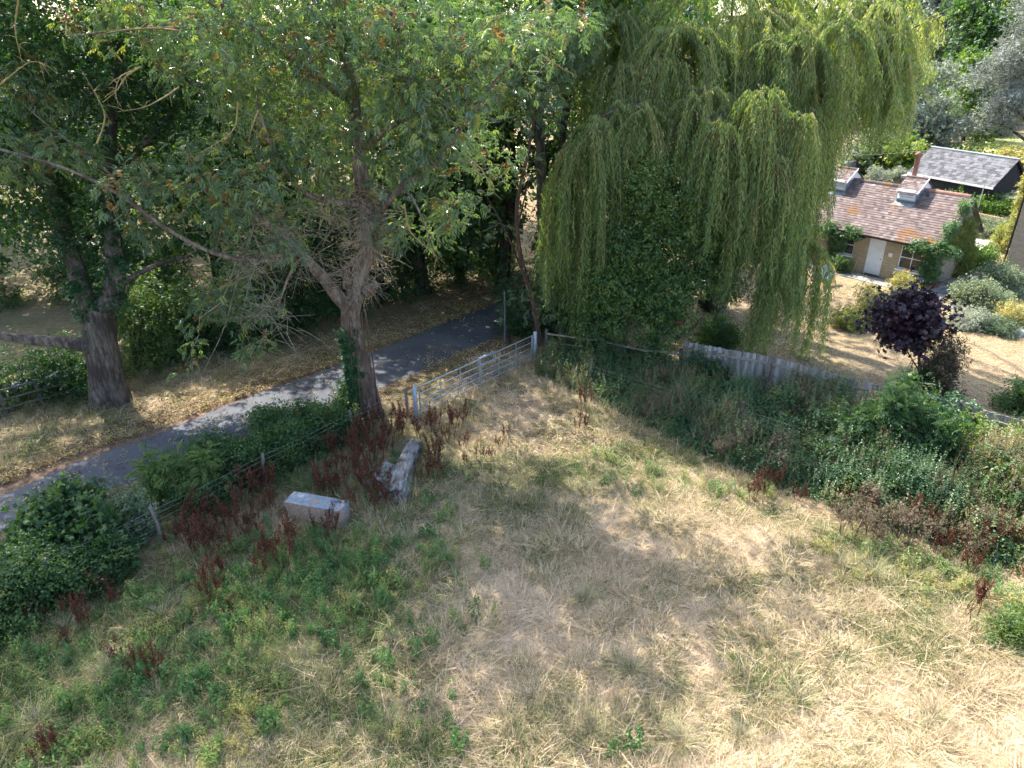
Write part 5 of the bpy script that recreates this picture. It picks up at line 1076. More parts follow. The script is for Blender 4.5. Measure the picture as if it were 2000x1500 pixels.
# ------------------------------------------------------------------ ground cover (uncountable)
def rand_rot(g, n, tilt): return np.stack([g.normal(0, tilt, n), g.normal(0, tilt, n), g.uniform(0, 6.283, n)], 1)
def in_view(x, y, m=1.0):
    d = y * CP + CAM_H * SP; return (np.abs(x) < d * (1000 / FPX) + m) & (y > 7.5)
def field_grass():
    g = np.random.default_rng(90); tm = []
    for k, (n, rad, h0, h1, w, bd, lie) in enumerate(((44, .22, .07, .18, .0068, 1.1, .5), (44, .24, .09, .22, .0065, 1.2, .7), (40, .18, .08, .2, .0068, .7, .2), (30, .26, .16, .34, .0058, 1.1, .9), (22, .12, .25, .5, .0042, .4, .1))):
        V, F = blade_tuft(g, n, rad, h0, h1, w, bd, lie); tm.append((V, F, np.clip(np.repeat(g.normal(.5, .5, n), 3), -.4, 1.4), 0))
    n = 80000; x = g.uniform(-19, 19, n); y = 7.6 + (g.random(n) ** 1.25) * 18.5
    dl = dist_line(x, y, lane_mid); gate_n = (GR - GL)[:2]; side = (x - GL[0]) * gate_n[1] - (y - GL[1]) * gate_n[0]
    k = in_view(x, y) & (dl > 2.3) & ~in_poly(x, y, bank) 
    k &= ~((side < 0) & (dl < 5) & (g.random(n) < .75))
    fl = fence_line; k &= ~((x > 2) & (y > np.interp(x, [p[0] for p in fl], [p[1] for p in fl])))
    track = dist_line(x, y, [GL[:2] * .5 + GR[:2] * .5, G(1080, 860)[:2]]); k &= ~((track < 1.6) & (g.random(n) < .7))
    ta = G(560, 1011)[:2]; tb_ = G(667, 1031)[:2]; k &= dist_line(x, y - .2, [ta, tb_]) > .42
    x = x[k]; y = y[k]; n = len(x); z = gh(x, y)
    gw = green_w(x, y); p1 = vnoise(x, y, 1.1, 3); p2 = vnoise(x, y, .45, 4); p3 = vnoise(x, y, 3.0, 8)
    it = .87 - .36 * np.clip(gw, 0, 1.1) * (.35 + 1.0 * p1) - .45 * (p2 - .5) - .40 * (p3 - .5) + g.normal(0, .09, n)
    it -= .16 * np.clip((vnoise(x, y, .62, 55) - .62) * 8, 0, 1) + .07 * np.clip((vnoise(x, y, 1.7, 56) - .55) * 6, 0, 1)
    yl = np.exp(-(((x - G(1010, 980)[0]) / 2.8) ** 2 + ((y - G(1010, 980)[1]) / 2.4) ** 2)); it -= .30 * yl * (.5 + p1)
    pick = g.choice(5, n, p=[.31, .27, .2, .11, .11])
    s = g.uniform(.65, 1.3, n) * (.65 + .6 * p1 + .35 * (p2 > .68)); scl = np.stack([s, s, s * g.uniform(.7, 1.1, n)], 1)
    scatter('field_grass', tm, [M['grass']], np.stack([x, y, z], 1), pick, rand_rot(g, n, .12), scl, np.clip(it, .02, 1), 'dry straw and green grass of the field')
field_grass()
def weed_templates(g):
    tm = []
    def put(q, m=.5, sd=.25, f=tmpl):
        V, F = f(q); tm.append((V, F, np.clip(g.normal(m, sd, len(F)), -.2, 1.2), 0))
    for k in range(2):           # nettles: pairs of toothed leaves up a stem
        q = []
        for s in range(5):
            b = np.array((g.normal(0, .10), g.normal(0, .10), 0)); H = g.uniform(.22, .5); ln = g.normal(0, .12, 2)
            for z in np.linspace(.15, 1, 7):
                a0 = g.uniform(0, 3.14)
                for a in (a0, a0 + 3.14): q.append(leaf_quad(b + (ln[0] * z * H, ln[1] * z * H, H * z), (math.cos(a), math.sin(a), -.1), .10 * (1.25 - .6 * z), .042, .3, .1))
        put(q)
    q = []                       # low rosette of broad leaves
    for k in range(11): a = g.uniform(0, 6.28); q.append(leaf_quad((0, 0, .02), (math.cos(a), math.sin(a), g.uniform(.1, .7)), g.uniform(.10, .2), .055, .5, .15))
    put(q, .35)
    q = []                       # fine creeping stuff, cleavers and vetch
    for k in range(70): c = g.normal(0, .14, 3) * (1, 1, .4) + (0, 0, .09); a = g.uniform(0, 6.28); q.append(leaf_quad(c, (math.cos(a), math.sin(a), g.normal(.2, .5)), .05, .014, .1, .1))
    put(q, .7, .3)
    q = []                       # lanky yellowing stems with sparse small leaves
    for s in range(4):
        b = np.array((g.normal(0, .08), g.normal(0, .08), 0)); e = b + (g.normal(0, .15), g.normal(0, .15), g.uniform(.35, .65))
        for z in np.linspace(.1, 1, 12): a = g.uniform(0, 6.28); q.append(leaf_quad(b + (e - b) * z, (math.cos(a), math.sin(a), .4), .06, .02, .2, .1))
        q.append([b, b + (.006, 0, 0), e + (.003, 0, 0), e])
    put(q, 1.0, .3)
    return tm
def weeds():
    g = np.random.default_rng(91); tm = weed_templates(g); X = []; Y = []
    for (u, v, ru, rv, n) in ((590, 1150, 2.2, 1.0, 380), (500, 1230, 1.8, .8, 260), (700, 1110, 1.2, .7, 160), (330, 1330, 1.2, .6, 130), (430, 1300, 1.0, .5, 110), (300, 1430, 1.6, .5, 180), (480, 1420, 1.0, .4, 60), (230, 1360, .9, .4, 90), (130, 1470, 1.2, .4, 100), (500, 1075, .7, .4, 40), (610, 1075, .6, .2, 30), (120, 1290, 1.2, .6, 60), (850, 1090, .8, .5, 40), (760, 1320, .5, .3, 35), (910, 1200, .5, .3, 25), (1240, 1470, .5, .2, 20), (1180, 895, 1.3, .4, 60), (1290, 940, 1.2, .4, 50), (1420, 970, 1.2, .5, 60), (1940, 1140, 1.6, .7, 260), (1800, 1120, 1.2, .5, 120), (60, 1250, 1.2, .6, 60), (1690, 1090, 1, .4, 60), (600, 940, 1.5, .8, 70), (820, 900, 1.6, .9, 60), (400, 1130, 1.6, .8, 60), (420, 1180, 1.3, .6, 70)):
        c = G(u, v); n = int(n * .68); X.append(c[0] + g.normal(0, ru * .6, n)); Y.append(c[1] + g.normal(0, rv * .75, n))
    X.append(-13 + 12 * g.random(850)); Y.append(g.uniform(8.2, 17.5, 850)); x = np.concatenate(X); y = np.concatenate(Y)
    k = (dist_line(x, y, lane_mid) > 2.6) & in_view(x, y) & (dist_line(x, y - .1, [G(560, 1011)[:2], G(667, 1031)[:2]]) > .6); x = x[k]; y = y[k]; n = len(x); s = g.uniform(.4, 1.15, n)
    pk = g.choice(5, n, p=[.22, .2, .16, .24, .18]); spn = vnoise(x, y, 1.3, 44); pk = np.where((spn > .62) & (g.random(n) < .6), 3, np.where((spn < .35) & (g.random(n) < .6), 4, pk))
    it = .45 + .6 * (vnoise(x, y, .7, 12) - .4) + g.normal(0, .1, n) + .25 * (x > 5)
    scatter('leafy_weeds', tm, [M['weed']], np.stack([x, y, gh(x, y) - .02], 1), pk, rand_rot(g, n, .1), np.stack([s, s, s], 1), np.clip(it, 0, 1), 'green nettles and leafy weeds in the rough grass')
weeds()
def bramble():
    g = np.random.default_rng(92); tm = []
    for k in range(3):
        V, F = t_tri(g, 7, tmpl); tm.append((V, F, np.clip(g.normal(.5, .25, len(F)), 0, 1), 0))
    V, F = t_clump(26, .22, .08, g, .8); V = V * (1.2, 1.2, 1.2); tm.append((V, F, np.clip(g.normal(.7, .25, len(F)), 0, 1), 0))
    q = []                                  # upright shoots with small leaves
    for s_ in range(3):
        b0 = np.array((g.normal(0, .5), g.normal(0, .5), 0)); e0 = b0 + (g.normal(0, .5), g.normal(0, .5), g.uniform(1.5, 3.2))
        for z in np.linspace(0, 1, 14): a = g.uniform(0, 6.28); q.append(leaf_quad(b0 + (e0 - b0) * z, (math.cos(a), math.sin(a), .3), .36 * (1.15 - .5 * z), .15, .2, .1))
        q.append([b0, b0 + (.03, 0, 0), e0 + (.01, 0, 0), e0])
    V, F = tmpl(q); tm.append((V, F, np.clip(g.normal(.6, .2, len(F)), 0, 1), 0))
    q = []                                  # dry brown dead stalks and husks
    for s_ in range(6):
        b0 = np.array((g.normal(0, .5), g.normal(0, .5), 0)); e0 = b0 + (g.normal(0, .5), g.normal(0, .5), g.uniform(1., 2.4)); q.append([b0, b0 + (.035, 0, 0), e0 + (.01, 0, 0), e0])
        for z in range(7): q.append(leaf_quad(b0 + (e0 - b0) * g.uniform(.5, 1), g.normal(0, 1, 3), .16, .07, .1, .1))
    V, F = tmpl(q); tm.append((V, F, np.clip(g.normal(.5, .25, len(F)), 0, 1), 1))
    B = np.array(bank); lo = B.min(0); hi = B.max(0); N0 = 60000; x = g.uniform(lo[0], hi[0], N0); y = g.uniform(lo[1], hi[1], N0)
    k = in_poly(x, y, bank) & in_view(x, y); x = x[k]; y = y[k]
    edge = [G(*p)[:2] for p in ((2150, 1210), (1990, 1130), (1850, 1075), (1700, 1028), (1600, 985), (1470, 930), (1350, 878), (1230, 822), (1130, 772), (1050, 735), (1040, 715))]
    d = dist_line(x, y, edge); H = np.interp(x, [6, 9.5, 11.5, 14], [.8, .95, 1.5, 1.8]) * np.clip(d / 1.5, 0, 1) ** .7 * (.3 + .85 * vnoise(x, y, .75, 20) ** 1.5) + .2 * vnoise(x, y, .3, 21)
    n = len(x); t = g.random(n) ** .35; z = H * t; keep = g.random(n) < .8; x, y, z, H = x[keep], y[keep], z[keep], H[keep]; n = len(x)
    s = g.uniform(.14, .29, n); p = vnoise(x, y, .8, 23); sp = vnoise(x, y, .9, 25); pk = g.integers(0, 3, n); pk[(sp > .55) & (g.random(n) < .8)] = 3; tp = z > H * .8; pk[tp & (g.random(n) < .16)] = 4; pk[tp & (vnoise(x, y, 1.1, 27) > .62) & (g.random(n) < .25)] = 5; it = .5 + .5 * (p - .5) + .22 * (vnoise(x, y, 2.2, 24) - .5) + g.normal(0, .09, n) + .26 * np.exp(-dist_line(x, y, [G(1950, 1000)[:2], G(2000, 1100)[:2]]) ** 2 / 3)  # tint raised at the right end, sunshine put into the bramble colour
    rr = rand_rot(g, n, .5); rr[pk >= 4, :2] *= .4
    scatter('bramble_bank', tm, [M['bramble'], M['dry_stalk']], np.stack([x, y, z + .02], 1), pk, rr, np.stack([s, s, s], 1), np.clip(it, 0, 1), 'tangled brambles and ivy along the garden fence')
    mb = MB()
    for q in range(420):
        i = g.integers(n); a = np.array((x[i], y[i], 0)); th = g.uniform(0, 6.28); l = g.uniform(.5, 1.5); e = a + (math.cos(th) * l, math.sin(th) * l * .6, g.uniform(0, .5)); m = (a + e) / 2 + (0, 0, H[i] * 1.0 + .25); pp = resample([a, m, e], .2)
        mb.tube(pp, .006, 3, cap=False)
    tag(mb.build('bramble_canes', M['dock_stem'], None), label='arching brown bramble canes in the bank', kind='stuff')
bramble()
def litter():
    g = np.random.default_rng(93); V, F = tmpl([leaf_quad((0, 0, .01), (1, 0, .1), 1, .55, .2, .2)]); V2, F2 = tmpl([leaf_quad((g.normal(0, 1.2), g.normal(0, 1.2), .05), (g.normal(), g.normal(), .1), .9, .5, .2, .2) for _ in range(6)])
    tm = [(V, F, .5, 0), (V2, F2, np.clip(g.normal(.5, .3, 6), 0, 1), 0)]
    n = 16000; i = g.integers(0, len(lane_mid) - 1, n); t = g.random(n)[:, None]; A = np.array(lane_mid); c = A[i] * (1 - t) + A[i + 1] * t
    off = np.abs(g.normal(0, 1.3, n)) + 1.55; sg = np.where(g.random(n) < .62, 1, -1); nrm = np.array((-.5, .86)); 
    x = c[:, 0] + nrm[0] * off * sg; y = c[:, 1] + nrm[1] * off * sg; k = g.random(n) < .045; x[k] = c[k, 0] + g.normal(0, .8, k.sum()); y[k] = c[k, 1] + g.normal(0, .8, k.sum())
    gx = g.uniform(-3.5, 5, 2600); gy = g.uniform(18.5, 27, 2600); gk = ~in_poly(gx, gy, bank); x = np.concatenate([x, gx[gk]]); y = np.concatenate([y, gy[gk]])
    wx = g.uniform(5, 13, 2500); wy = g.uniform(22.5, 31, 2500); wk = wy > np.interp(wx, [p[0] for p in fence_line], [p[1] for p in fence_line]) + .3; x = np.concatenate([x, wx[wk]]); y = np.concatenate([y, wy[wk]])
    k = in_view(x, y); x = x[k]; y = y[k]; n = len(x); z = gh(x, y) + .015 + .06 * (dist_line(x, y, lane_mid) < 1.7)
    s = g.uniform(.05, .11, n); it = g.normal(.6, .27, n)
    scatter('fallen_leaves', tm, [M['litter']], np.stack([x, y, z], 1), g.integers(0, 2, n), rand_rot(g, n, .35), np.stack([s, s, s], 1), np.clip(it, 0, 1), 'dry leaf litter along the lane verges')
    # short dry grass on the verges
    tv = []
    for k in range(2):
        V, F = blade_tuft(g, 30, .2, .05, .14, .004, .9, .5, 2); tv.append((V, F, np.clip(np.repeat(g.normal(.5, .3, 30), 2), 0, 1), 0))
    n = 5500; i = g.integers(0, len(lane_mid) - 1, n); t = g.random(n)[:, None]; c = A[i] * (1 - t) + A[i + 1] * t; off = g.uniform(1.75, 4.6, n); sg = np.where(g.random(n) < .6, 1, -1)
    x = c[:, 0] + nrm[0] * off * sg; y = c[:, 1] + nrm[1] * off * sg; k = in_view(x, y) & (vnoise(x, y, .8, 33) > .42); x = x[k]; y = y[k]; n = len(x); s = g.uniform(.7, 1.3, n)
    scatter('verge_grass', tv, [M['grass']], np.stack([x, y, gh(x, y)], 1), g.integers(0, 2, n), rand_rot(g, n, .1), np.stack([s, s, s], 1), np.clip(g.normal(.74, .12, n), 0, 1), 'short dry grass on the lane verges')
litter()
def lawn_grass():
    g = np.random.default_rng(97); tv = []
    for k in range(2):
        V, F = blade_tuft(g, 44, .3, .04, .10, .006, .9, .5, 2); tv.append((V, F, np.clip(np.repeat(g.normal(.5, .45, 44), 2), -.4, 1.4), 0))
    n = 9000; x = g.uniform(5, 26, n); y = g.uniform(18.5, 36, n); k = (y > np.interp(x, [p[0] for p in fence_line], [p[1] for p in fence_line]) + .3) & in_view(x, y); k &= (x - 17.5) * .785 + (y - 34.5) * .62 < .5
    x = x[k]; y = y[k]; n = len(x); s = g.uniform(.7, 1.3, n)
    scatter('lawn_grass', tv, [M['grass']], np.stack([x, y, s * 0 + .02], 1), g.integers(0, 2, n), rand_rot(g, n, .08), np.stack([s, s, s], 1), np.clip(.74 - .3 * (vnoise(x, y, 1.6, 61) - .4) + g.normal(0, .08, n), 0, 1), 'short parched lawn grass in the garden')
lawn_grass()

# ------------------------------------------------------------------ cottage
def roof_tiles(mb, x0, x1, y0, z0, y1, z1, gw, gc, th, g, tv=.22):
    "overlapping tiles on the slope from eaves (y0,z0) to ridge (y1,z1), running x0..x1"
    s = np.array((y1 - y0, z1 - z0)); Ls = np.hypot(*s); s /= Ls; nr = np.array((-s[1], s[0])); nr *= 1 if nr[1] > 0 else -1
    rows = int(Ls / gc)
    for r in range(rows + 1):
        d0 = r * gc; off = (r % 2) * gw / 2; xs = np.arange(x0 - off, x1, gw)
        for xa in xs:
            a = max(xa, x0) + .002; b = min(xa + gw, x1) - .003
            if b - a < .02: continue
            l0 = d0 - .0 + g.normal(0, .004); l1 = min(d0 + gc * 1.25, Ls); h0 = th * (1.9 + g.normal(0, .18)); h1 = th * .9
            q = lambda l, h: (y0 + s[0] * l + nr[0] * h, z0 + s[1] * l + nr[1] * h)
            A = q(l0, h0); B = q(l1, h1); C = q(l0, h0 - th)
            V = [(a, *A), (b, *A), (b, *B), (a, *B), (a, *C), (b, *C)]
            mb.add(V, [(0, 1, 2, 3), (4, 5, 1, 0)], np.clip(g.normal(.5, tv), 0, 1))
def cottage():
    g = np.random.default_rng(120)
    E2 = G(1831, 485, 2.2); E1 = G(1606, 440, 2.2); d = unit((E2 - E1) * (1, 1, 0)); rz = math.atan2(d[1], d[0])
    Ln = float(np.linalg.norm((E2 - E1)[:2])) + 3.0; org = E2 - d * Ln; org[2] = 0          # local x along wall, y into the house
    root = empty('cottage', org, rz, 'single-storey yellow brick cottage with mossy red tiled roof', 'cottage')
    Wd = 5.0; ov = .22; ez = 2.2; rzh = 4.35; hy = Wd / 2 + ov
    X0, X1 = .25, Ln - .15
    mp = lambda p: np.array(root_inv @ Vector(p))
    root_inv = (Matrix.Translation(Vector(org)) @ Matrix.Rotation(rz, 4, 'Z')).inverted()
    dl = mp(G(1671, 541))[0]; dr = dl + .86; wl = dr + .78; wr = wl + 1.25; w2r = dl - .78; w2l = w2r - 1.1
    # front wall in pieces around the openings
    zt = 2.32; y0, y1 = ov, ov + .25; mb = MB()
    for a, b, c, e in ((X0, w2l, 0, zt), (w2l, w2r, 0, .85), (w2l, w2r, 1.95, zt), (w2r, dl, 0, zt), (dl, dr, 2.02, zt), (dr, wl, 0, zt), (wl, wr, 0, .75), (wl, wr, 1.95, zt), (wr, X1, 0, zt)): mb.box(a, b, y0, y1, c, e)
    mb.box(X0, X1, y1 + Wd - .5, y1 + Wd - .25, 0, zt)
    for xa in (X0, X1 - .25):
        V = [(xa, y1, 0), (xa, y1 + Wd - .5, 0), (xa, y1 + Wd - .5, zt), (xa, y1, zt), (xa, hy, rzh - .12)]; V2 = [(v[0] + .25, v[1], v[2]) for v in V]
        mb.add(V + V2, [(0, 1, 2, 3), (5, 8, 7, 6)]); mb.add(V + V2, [(3, 2, 4), (8, 9, 7)]); mb.add(V + V2, [(0, 5, 6, 1), (3, 4, 9, 8), (2, 7, 9, 4)])
    mb.box(X1 - .25, X1, y0, y1, 0, zt); mb.build('wall', M['yellow_brick'], root)
    # dark interior floor-to-ceiling so windows look into a room
    # roof
    base = MB(); k = (rzh - ez) / hy
    V = [(0, 0, ez - .03), (Ln, 0, ez - .03), (Ln, hy, rzh - .03), (0, hy, rzh - .03), (0, 2 * hy, ez - .03), (Ln, 2 * hy, ez - .03)]; V2 = [(v[0], v[1], v[2] - .08) for v in V]
    base.add(V + V2, [(0, 1, 2, 3), (3, 2, 5, 4), (6, 9, 8, 7), (9, 10, 11, 8), (0, 6, 7, 1), (4, 5, 11, 10)]); base.build('roof_deck', M['rail_wood'], root)
    tl = MB(); roof_tiles(tl, -.05, Ln + .05, -.06, ez - .05, hy, rzh, .19, .155, .022, g, .16); roof_tiles(tl, -.05, Ln + .05, 2 * hy + .06, ez - .05, hy, rzh, .34, .23, .014, g)
    tag(tl.build('roof_tiles', M['roof_tile'], root), kind='stuff')
    n = int(Ln / .3)
    for i in range(n):
        o = MB(); th = np.linspace(-.15, math.pi + .15, 7); xa = i * .3; xb = xa + .31
        V = [(x, hy + math.cos(t) * r, rzh - .02 + math.sin(t) * r) for x, r in ((xa, .13), (xb, .12)) for t in th]; o.add(V, [(j, j + 1, j + 8, j + 7) for j in range(6)], .35 + .3 * (i > n - 9) + g.normal(0, .1)); o.build('ridge_tile', M['terracotta'] if i > n - 9 else M['roof_tile'], root, True)
    for z0_, z1_ in ((0, 1),):
        MB().box(X0 + 1.0, Ln - .1, -.13, -.02, ez - .12, ez - .05).build('gutter', M['black_paint'], root)
    # gable verge tiles edge
    # two louvred ridge vents
    for ux, uv in ((1790, 400), (1657, 370)):
        c = mp(P(ux, uv, 37.5))
        cx = mp(G(1804 if ux > 1700 else 1693, 395 if ux > 1700 else 369, 3.45))[0]
        r = MB(); vw = .52; f = hy - .85; bk = hy + .85; ze = rzh + .02; zr = rzh + .55
        r.box(cx - vw + .06, cx + vw - .06, f, bk, rzh - .95, ze); o = r.build('vent_box', M['lead'], root)
        r = MB(); r.box(cx - vw + .04, cx + vw - .04, f - .03, f - .002, rzh - .5, ze + .02); r.build('vent_frame', M['white_paint'], o)
        for q in range(4):
            r = MB(); zz = rzh - .40 + q * .12; V = [(cx - vw + .1, f - .03, zz + .09), (cx + vw - .1, f - .03, zz + .09), (cx + vw - .1, f - .10, zz), (cx - vw + .1, f - .10, zz)]; V2 = [(v[0], v[1], v[2] - .02) for v in V]
            r.add(V + V2, [(0, 1, 2, 3), (7, 6, 5, 4), (3, 2, 6, 7), (0, 4, 5, 1)]); r.build('louvre', M['white_board'], o)
        r = MB(); V = [(cx + vw - .06, f, ze), (cx + vw - .06, bk, ze), (cx + vw - .06, hy, zr - .05), (cx - vw + .06, f, ze), (cx - vw + .06, bk, ze), (cx - vw + .06, hy, zr - .05)]; r.add(V, [(0, 1, 2), (3, 5, 4)]); r.build('vent_gable', M['white_board'], o)
        r = MB(); roof_tiles(r, cx - vw - .04, cx + vw + .06, f - .14, ze - .12, hy, zr, .17, .13, .014, g); roof_tiles(r, cx - vw - .04, cx + vw + .06, bk + .14, ze - .12, hy, zr, .2, .2, .014, g)
        tag(r.build('vent_tiles', M['roof_tile'], o), kind='stuff')
        r = MB(); r.tube([(cx - vw - .05, hy, zr), (cx + vw + .07, hy, zr)], .08, 8, tint=.3); r.build('vent_ridge', M['roof_tile'], o, True)
        r = MB()
        for yy, z_ in ((f - .16, ze - .15),): r.add([(cx + vw + .065, f - .16, ze - .16), (cx + vw + .09, f - .16, ze - .16), (cx + vw + .09, hy, zr - .02), (cx + vw + .065, hy, zr - .02), (cx + vw + .065, f - .16, ze - .04), (cx + vw + .09, f - .16, ze - .04), (cx + vw + .09, hy, zr + .09), (cx + vw + .065, hy, zr + .09)], [(0, 1, 2, 3), (4, 7, 6, 5), (0, 4, 5, 1), (1, 5, 6, 2), (3, 7, 4, 0)])
        r.build('barge_board', M['white_board'], o)
        r = MB(); fz = ez + (f - .55) * k; r.add([(cx - vw - .12, f - .2, ez + (f - .2) * k + .05), (cx + vw - .05, f - .2, ez + (f - .2) * k + .05), (cx + vw, f + .01, ez + (f) * k + .055), (cx - vw + .02, f + .01, ez + f * k + .055)], [(0, 1, 2, 3)]); r.build('lead_flashing', M['lead'], root)
    # chimney behind the ridge
    c = mp(G(1757, 348, 4.9)); cx = float(c[0]); o = MB().box(cx - .38, cx + .38, hy + .35, hy + 1.0, 3.2, 4.75).build('chimney', M['red_brick'], root)
    MB().box(cx - .45, cx + .45, hy + .28, hy + 1.07, 4.75, 4.87).build('chimney_cap', M['concrete'], o)
    MB().tube([(cx + .05, hy + .65, 4.87), (cx + .05, hy + .65, 5.9), (cx + .05, hy + .65, 5.93), (cx + .05, hy + .65, 6.02), (cx + .05, hy + .65, 6.1)], [.13, .12, .17, .17, .05], 14).build('chimney_pot', M['terracotta'], o, True)
    # door
    o = empty('door', (dl, y0, 0)); o.parent = root
    MB().box(.05, .81, .06, .10, .12, 1.97).build('door_leaf', M['white_paint'], o)
    mb = MB()
    for i in range(6): mb.box(.056 + i * .126, .056 + i * .126 + .118, .045, .059, .14, 1.95)
    mb.build('door_boards', M['white_paint'], o); mb = MB(); mb.box(.002, .05, .03, .13, .1, 2.018); mb.box(.81, .858, .03, .13, .1, 2.018); mb.box(.05, .81, .03, .13, 1.97, 2.018); mb.build('door_frame', M['white_paint'], o)
    MB().tube([(.74, .04, 1.0), (.74, .005, 1.0)], .028, 10).build('door_knob', M['black_paint'], o, True); MB().box(-.03, .89, -.10, .14, 0, .1).build('door_step', M['old_rail'], o)
    # windows
    for (a, b, z0, z1) in ((wl, wr, .75, 1.95), (w2l, w2r, .85, 1.95)):
        o = empty('window', (a, y0, z0)); o.parent = root; w = b - a; h = z1 - z0
        MB().box(.05, w - .05, .10, .112, .05, h - .05).build('pane', M['glass'], o)
        mb = MB(); mb.box(.002, .06, .06, .14, .002, h - .002); mb.box(w - .06, w - .002, .06, .14, .002, h - .002); mb.box(.06, w - .06, .06, .14, .002, .06); mb.box(.06, w - .06, .06, .14, h - .06, h - .002); mb.box(w / 2 - .02, w / 2 + .02, .07, .098, .06, h - .06); mb.box(.06, w / 2 - .02, .07, .098, h / 2 - .02, h / 2 + .02); mb.box(w / 2 + .02, w - .06, .07, .098, h / 2 - .02, h / 2 + .02); mb.build('frame', M['white_board'], o)
        MB().box(-.05, w + .05, -.10, .055, -.08, -.002).build('sill', M['white_board'], o)
    fp = MB().box(-.16, .16, -.07, .07, 0, .13).build('flower_box', M['terracotta'], None); fp.matrix_world = root_inv.inverted() @ Matrix.Translation((wl + .62, y0 - .05, .755)); tag(fp, 'small terracotta trough on the cottage window sill', 'planter')
    MB().box(dr + .26, dr + .44, y0 - .05, y0 - .002, 1.25, 1.43).build('meter_box', M['white_board'], root)
    MB().tube([(dl - .3, y0 - .14, 1.95), (dl - .3, y0 - .14, 2.2)], [.10, .03], 8).build('porch_lamp', M['black_paint'], root, True)
    o = MB().tube([(dl - .35, y0 - .55, .02), (dl - .22, y0 - .05, 1.55)], .022, 6).build('garden_pole', M['orange_wood'], None, True); o.matrix_world = root_inv.inverted(); tag(o, 'orange-brown wooden pole leaning on the wall left of the door', 'pole')
    # paving in front
    fm = root_inv.inverted(); mb = MB()
    for i in range(14):
        for j in range(3):
            xx = X0 + 1.2 + i * .62; mb.box(xx, xx + .6, -.9 - .0 + j * .36 - .1, -.9 + j * .36 + .24, 0, .05 + g.normal(0, .004), tint=g.normal(.5, .2))
    o = mb.build('stone_paving', M['path_stone'], None); o.matrix_world = fm; tag(o, kind='structure')
    # creepers on the cottage
    def creeper(lb, boxes, n, leaf, seed, size=.17, tb=.5):
        gg = np.random.default_rng(seed); rt = empty('climbing_plant', np.array(fm @ Vector(boxes[0][:3])) * (1, 1, 0), 0, lb, 'climber'); A = []
        w = np.array([b[3] * b[4] * b[5] for b in boxes]) ** .7; w /= w.sum()
        for b, kk in zip(boxes, gg.multinomial(n, w)):
            dd = unit(gg.normal(0, 1, (kk, 3))) * (gg.random((kk, 1)) ** .4); A.append(np.array(b[:3]) + dd * np.array(b[3:6]))
        A = np.concatenate(A); A[:, 2] = np.maximum(A[:, 2], .05); A = np.array([fm @ Vector(a) for a in A]); mb = MB(); leaves_at(mb, A, 6, .09, T_TRI, size, gg, tb=tb, tv=.2); ol = np.array(rt.location); mb.build('leaves', leaf, rt, False, ol)
        mb = MB(); b0 = np.array(fm @ Vector(boxes[-1][:3])) * (1, 1, 0)
        for q in range(8): e = A[gg.integers(len(A))]; pp = resample([b0 + gg.normal(0, .1, 3) * (1, 1, 0), (b0 + e) / 2 + (0, 0, .2), e], .3); mb.tube(pp, .012, 4, cap=False)
        mb.build('stems', M['brown_bark'], rt, True, ol)
    creeper('bright green creeper hanging from the eaves left of the door', [(w2l - .3, y0 - .15, 2.0, .7, .3, .45), (w2r - .2, y0 - .15, 2.1, .8, .3, .35), (w2l + .2, y0 - .12, 1.5, .5, .2, .5), (w2l + .1, y0 - .1, .8, .25, .15, .7)], 330, M['creeper_leaf'], 130, tb=.65)
    creeper('dense green creeper covering the wall right of the window', [(wr + .05, y0 - .15, 2.05, 1.0, .3, .35), (wr + .45, y0 - .15, 1.2, .5, .25, .8), (wr + .8, y0 - .12, 2.1, .7, .25, .3), (wr + .3, y0 - .1, .6, .4, .25, .5)], 420, M['creeper_leaf'], 131, tb=.45)
    creeper('yellowing creeper over the cottage gable wall', [(X1 + .12, 1.6, 2.2, .16, 1.2, .9), (X1 + .12, 3.0, 2.4, .16, 1.3, 1.0), (X1 + .12, 3.8, 1.3, .2, 1.0, 1.2), (X1 + .15, 4.6, .8, .25, .5, .8)], 420, M['yellow_leaf'], 132, tb=.2)
    creeper('green creeper creeping over the roof verge at the gable', [(X1 + .2, .9, 3.0, .14, .7, .5), (X1 + .2, 2.0, 3.9, .14, .7, .5), (X1 + .2, .2, 2.35, .14, .4, .25)], 120, M['creeper_leaf'], 133, tb=.6)
    shrub('garden_shrub', 'small green climber beside the left cottage window', np.array(fm @ Vector((w2l + .9, y0 - .6, 0))), .5, .4, .8, 60, M['mid_leaf'], 135, T_OAK, .15, 6)
    return fm
FM = cottage()

# round striped disc leaning under the willow edge
def disc():
    c = G(1608, 556); root = empty('paddling_ring', c + (0, 0, .65), 0, 'round orange-rimmed disc standing on edge beside the willow fringe', 'disc'); root.rotation_euler = (R_(62), 0, R_(28))
    for k, (r0, r1, m) in enumerate(((.0, .42, 'white_board'), (.42, .52, 'cover'), (.52, .64, 'key'))):
        th = np.linspace(0, 6.283, 33)[:-1]; V = []
        for z in (.0, .05 + .01 * k):
            for r in (r0, r1): V += [(math.cos(t) * r, math.sin(t) * r, z) for t in th]
        n = 32; F = []
        for j in range(n):
            q = (j + 1) % n; F += [(2 * n + j, 3 * n + j, 3 * n + q, 2 * n + q), (n + j, n + q, 3 * n + q, 3 * n + j), (0 + j, q, n + q, n + j)]
        MB().add(V, F).build(('disc_face', 'blue_band', 'rim')[k], M['orange_rim'] if m == 'key' else M[m], root)
M['orange_rim'] = plain('orange_rim', (.75, .38, .04), (.85, .5, .1), 3, .5)
disc()

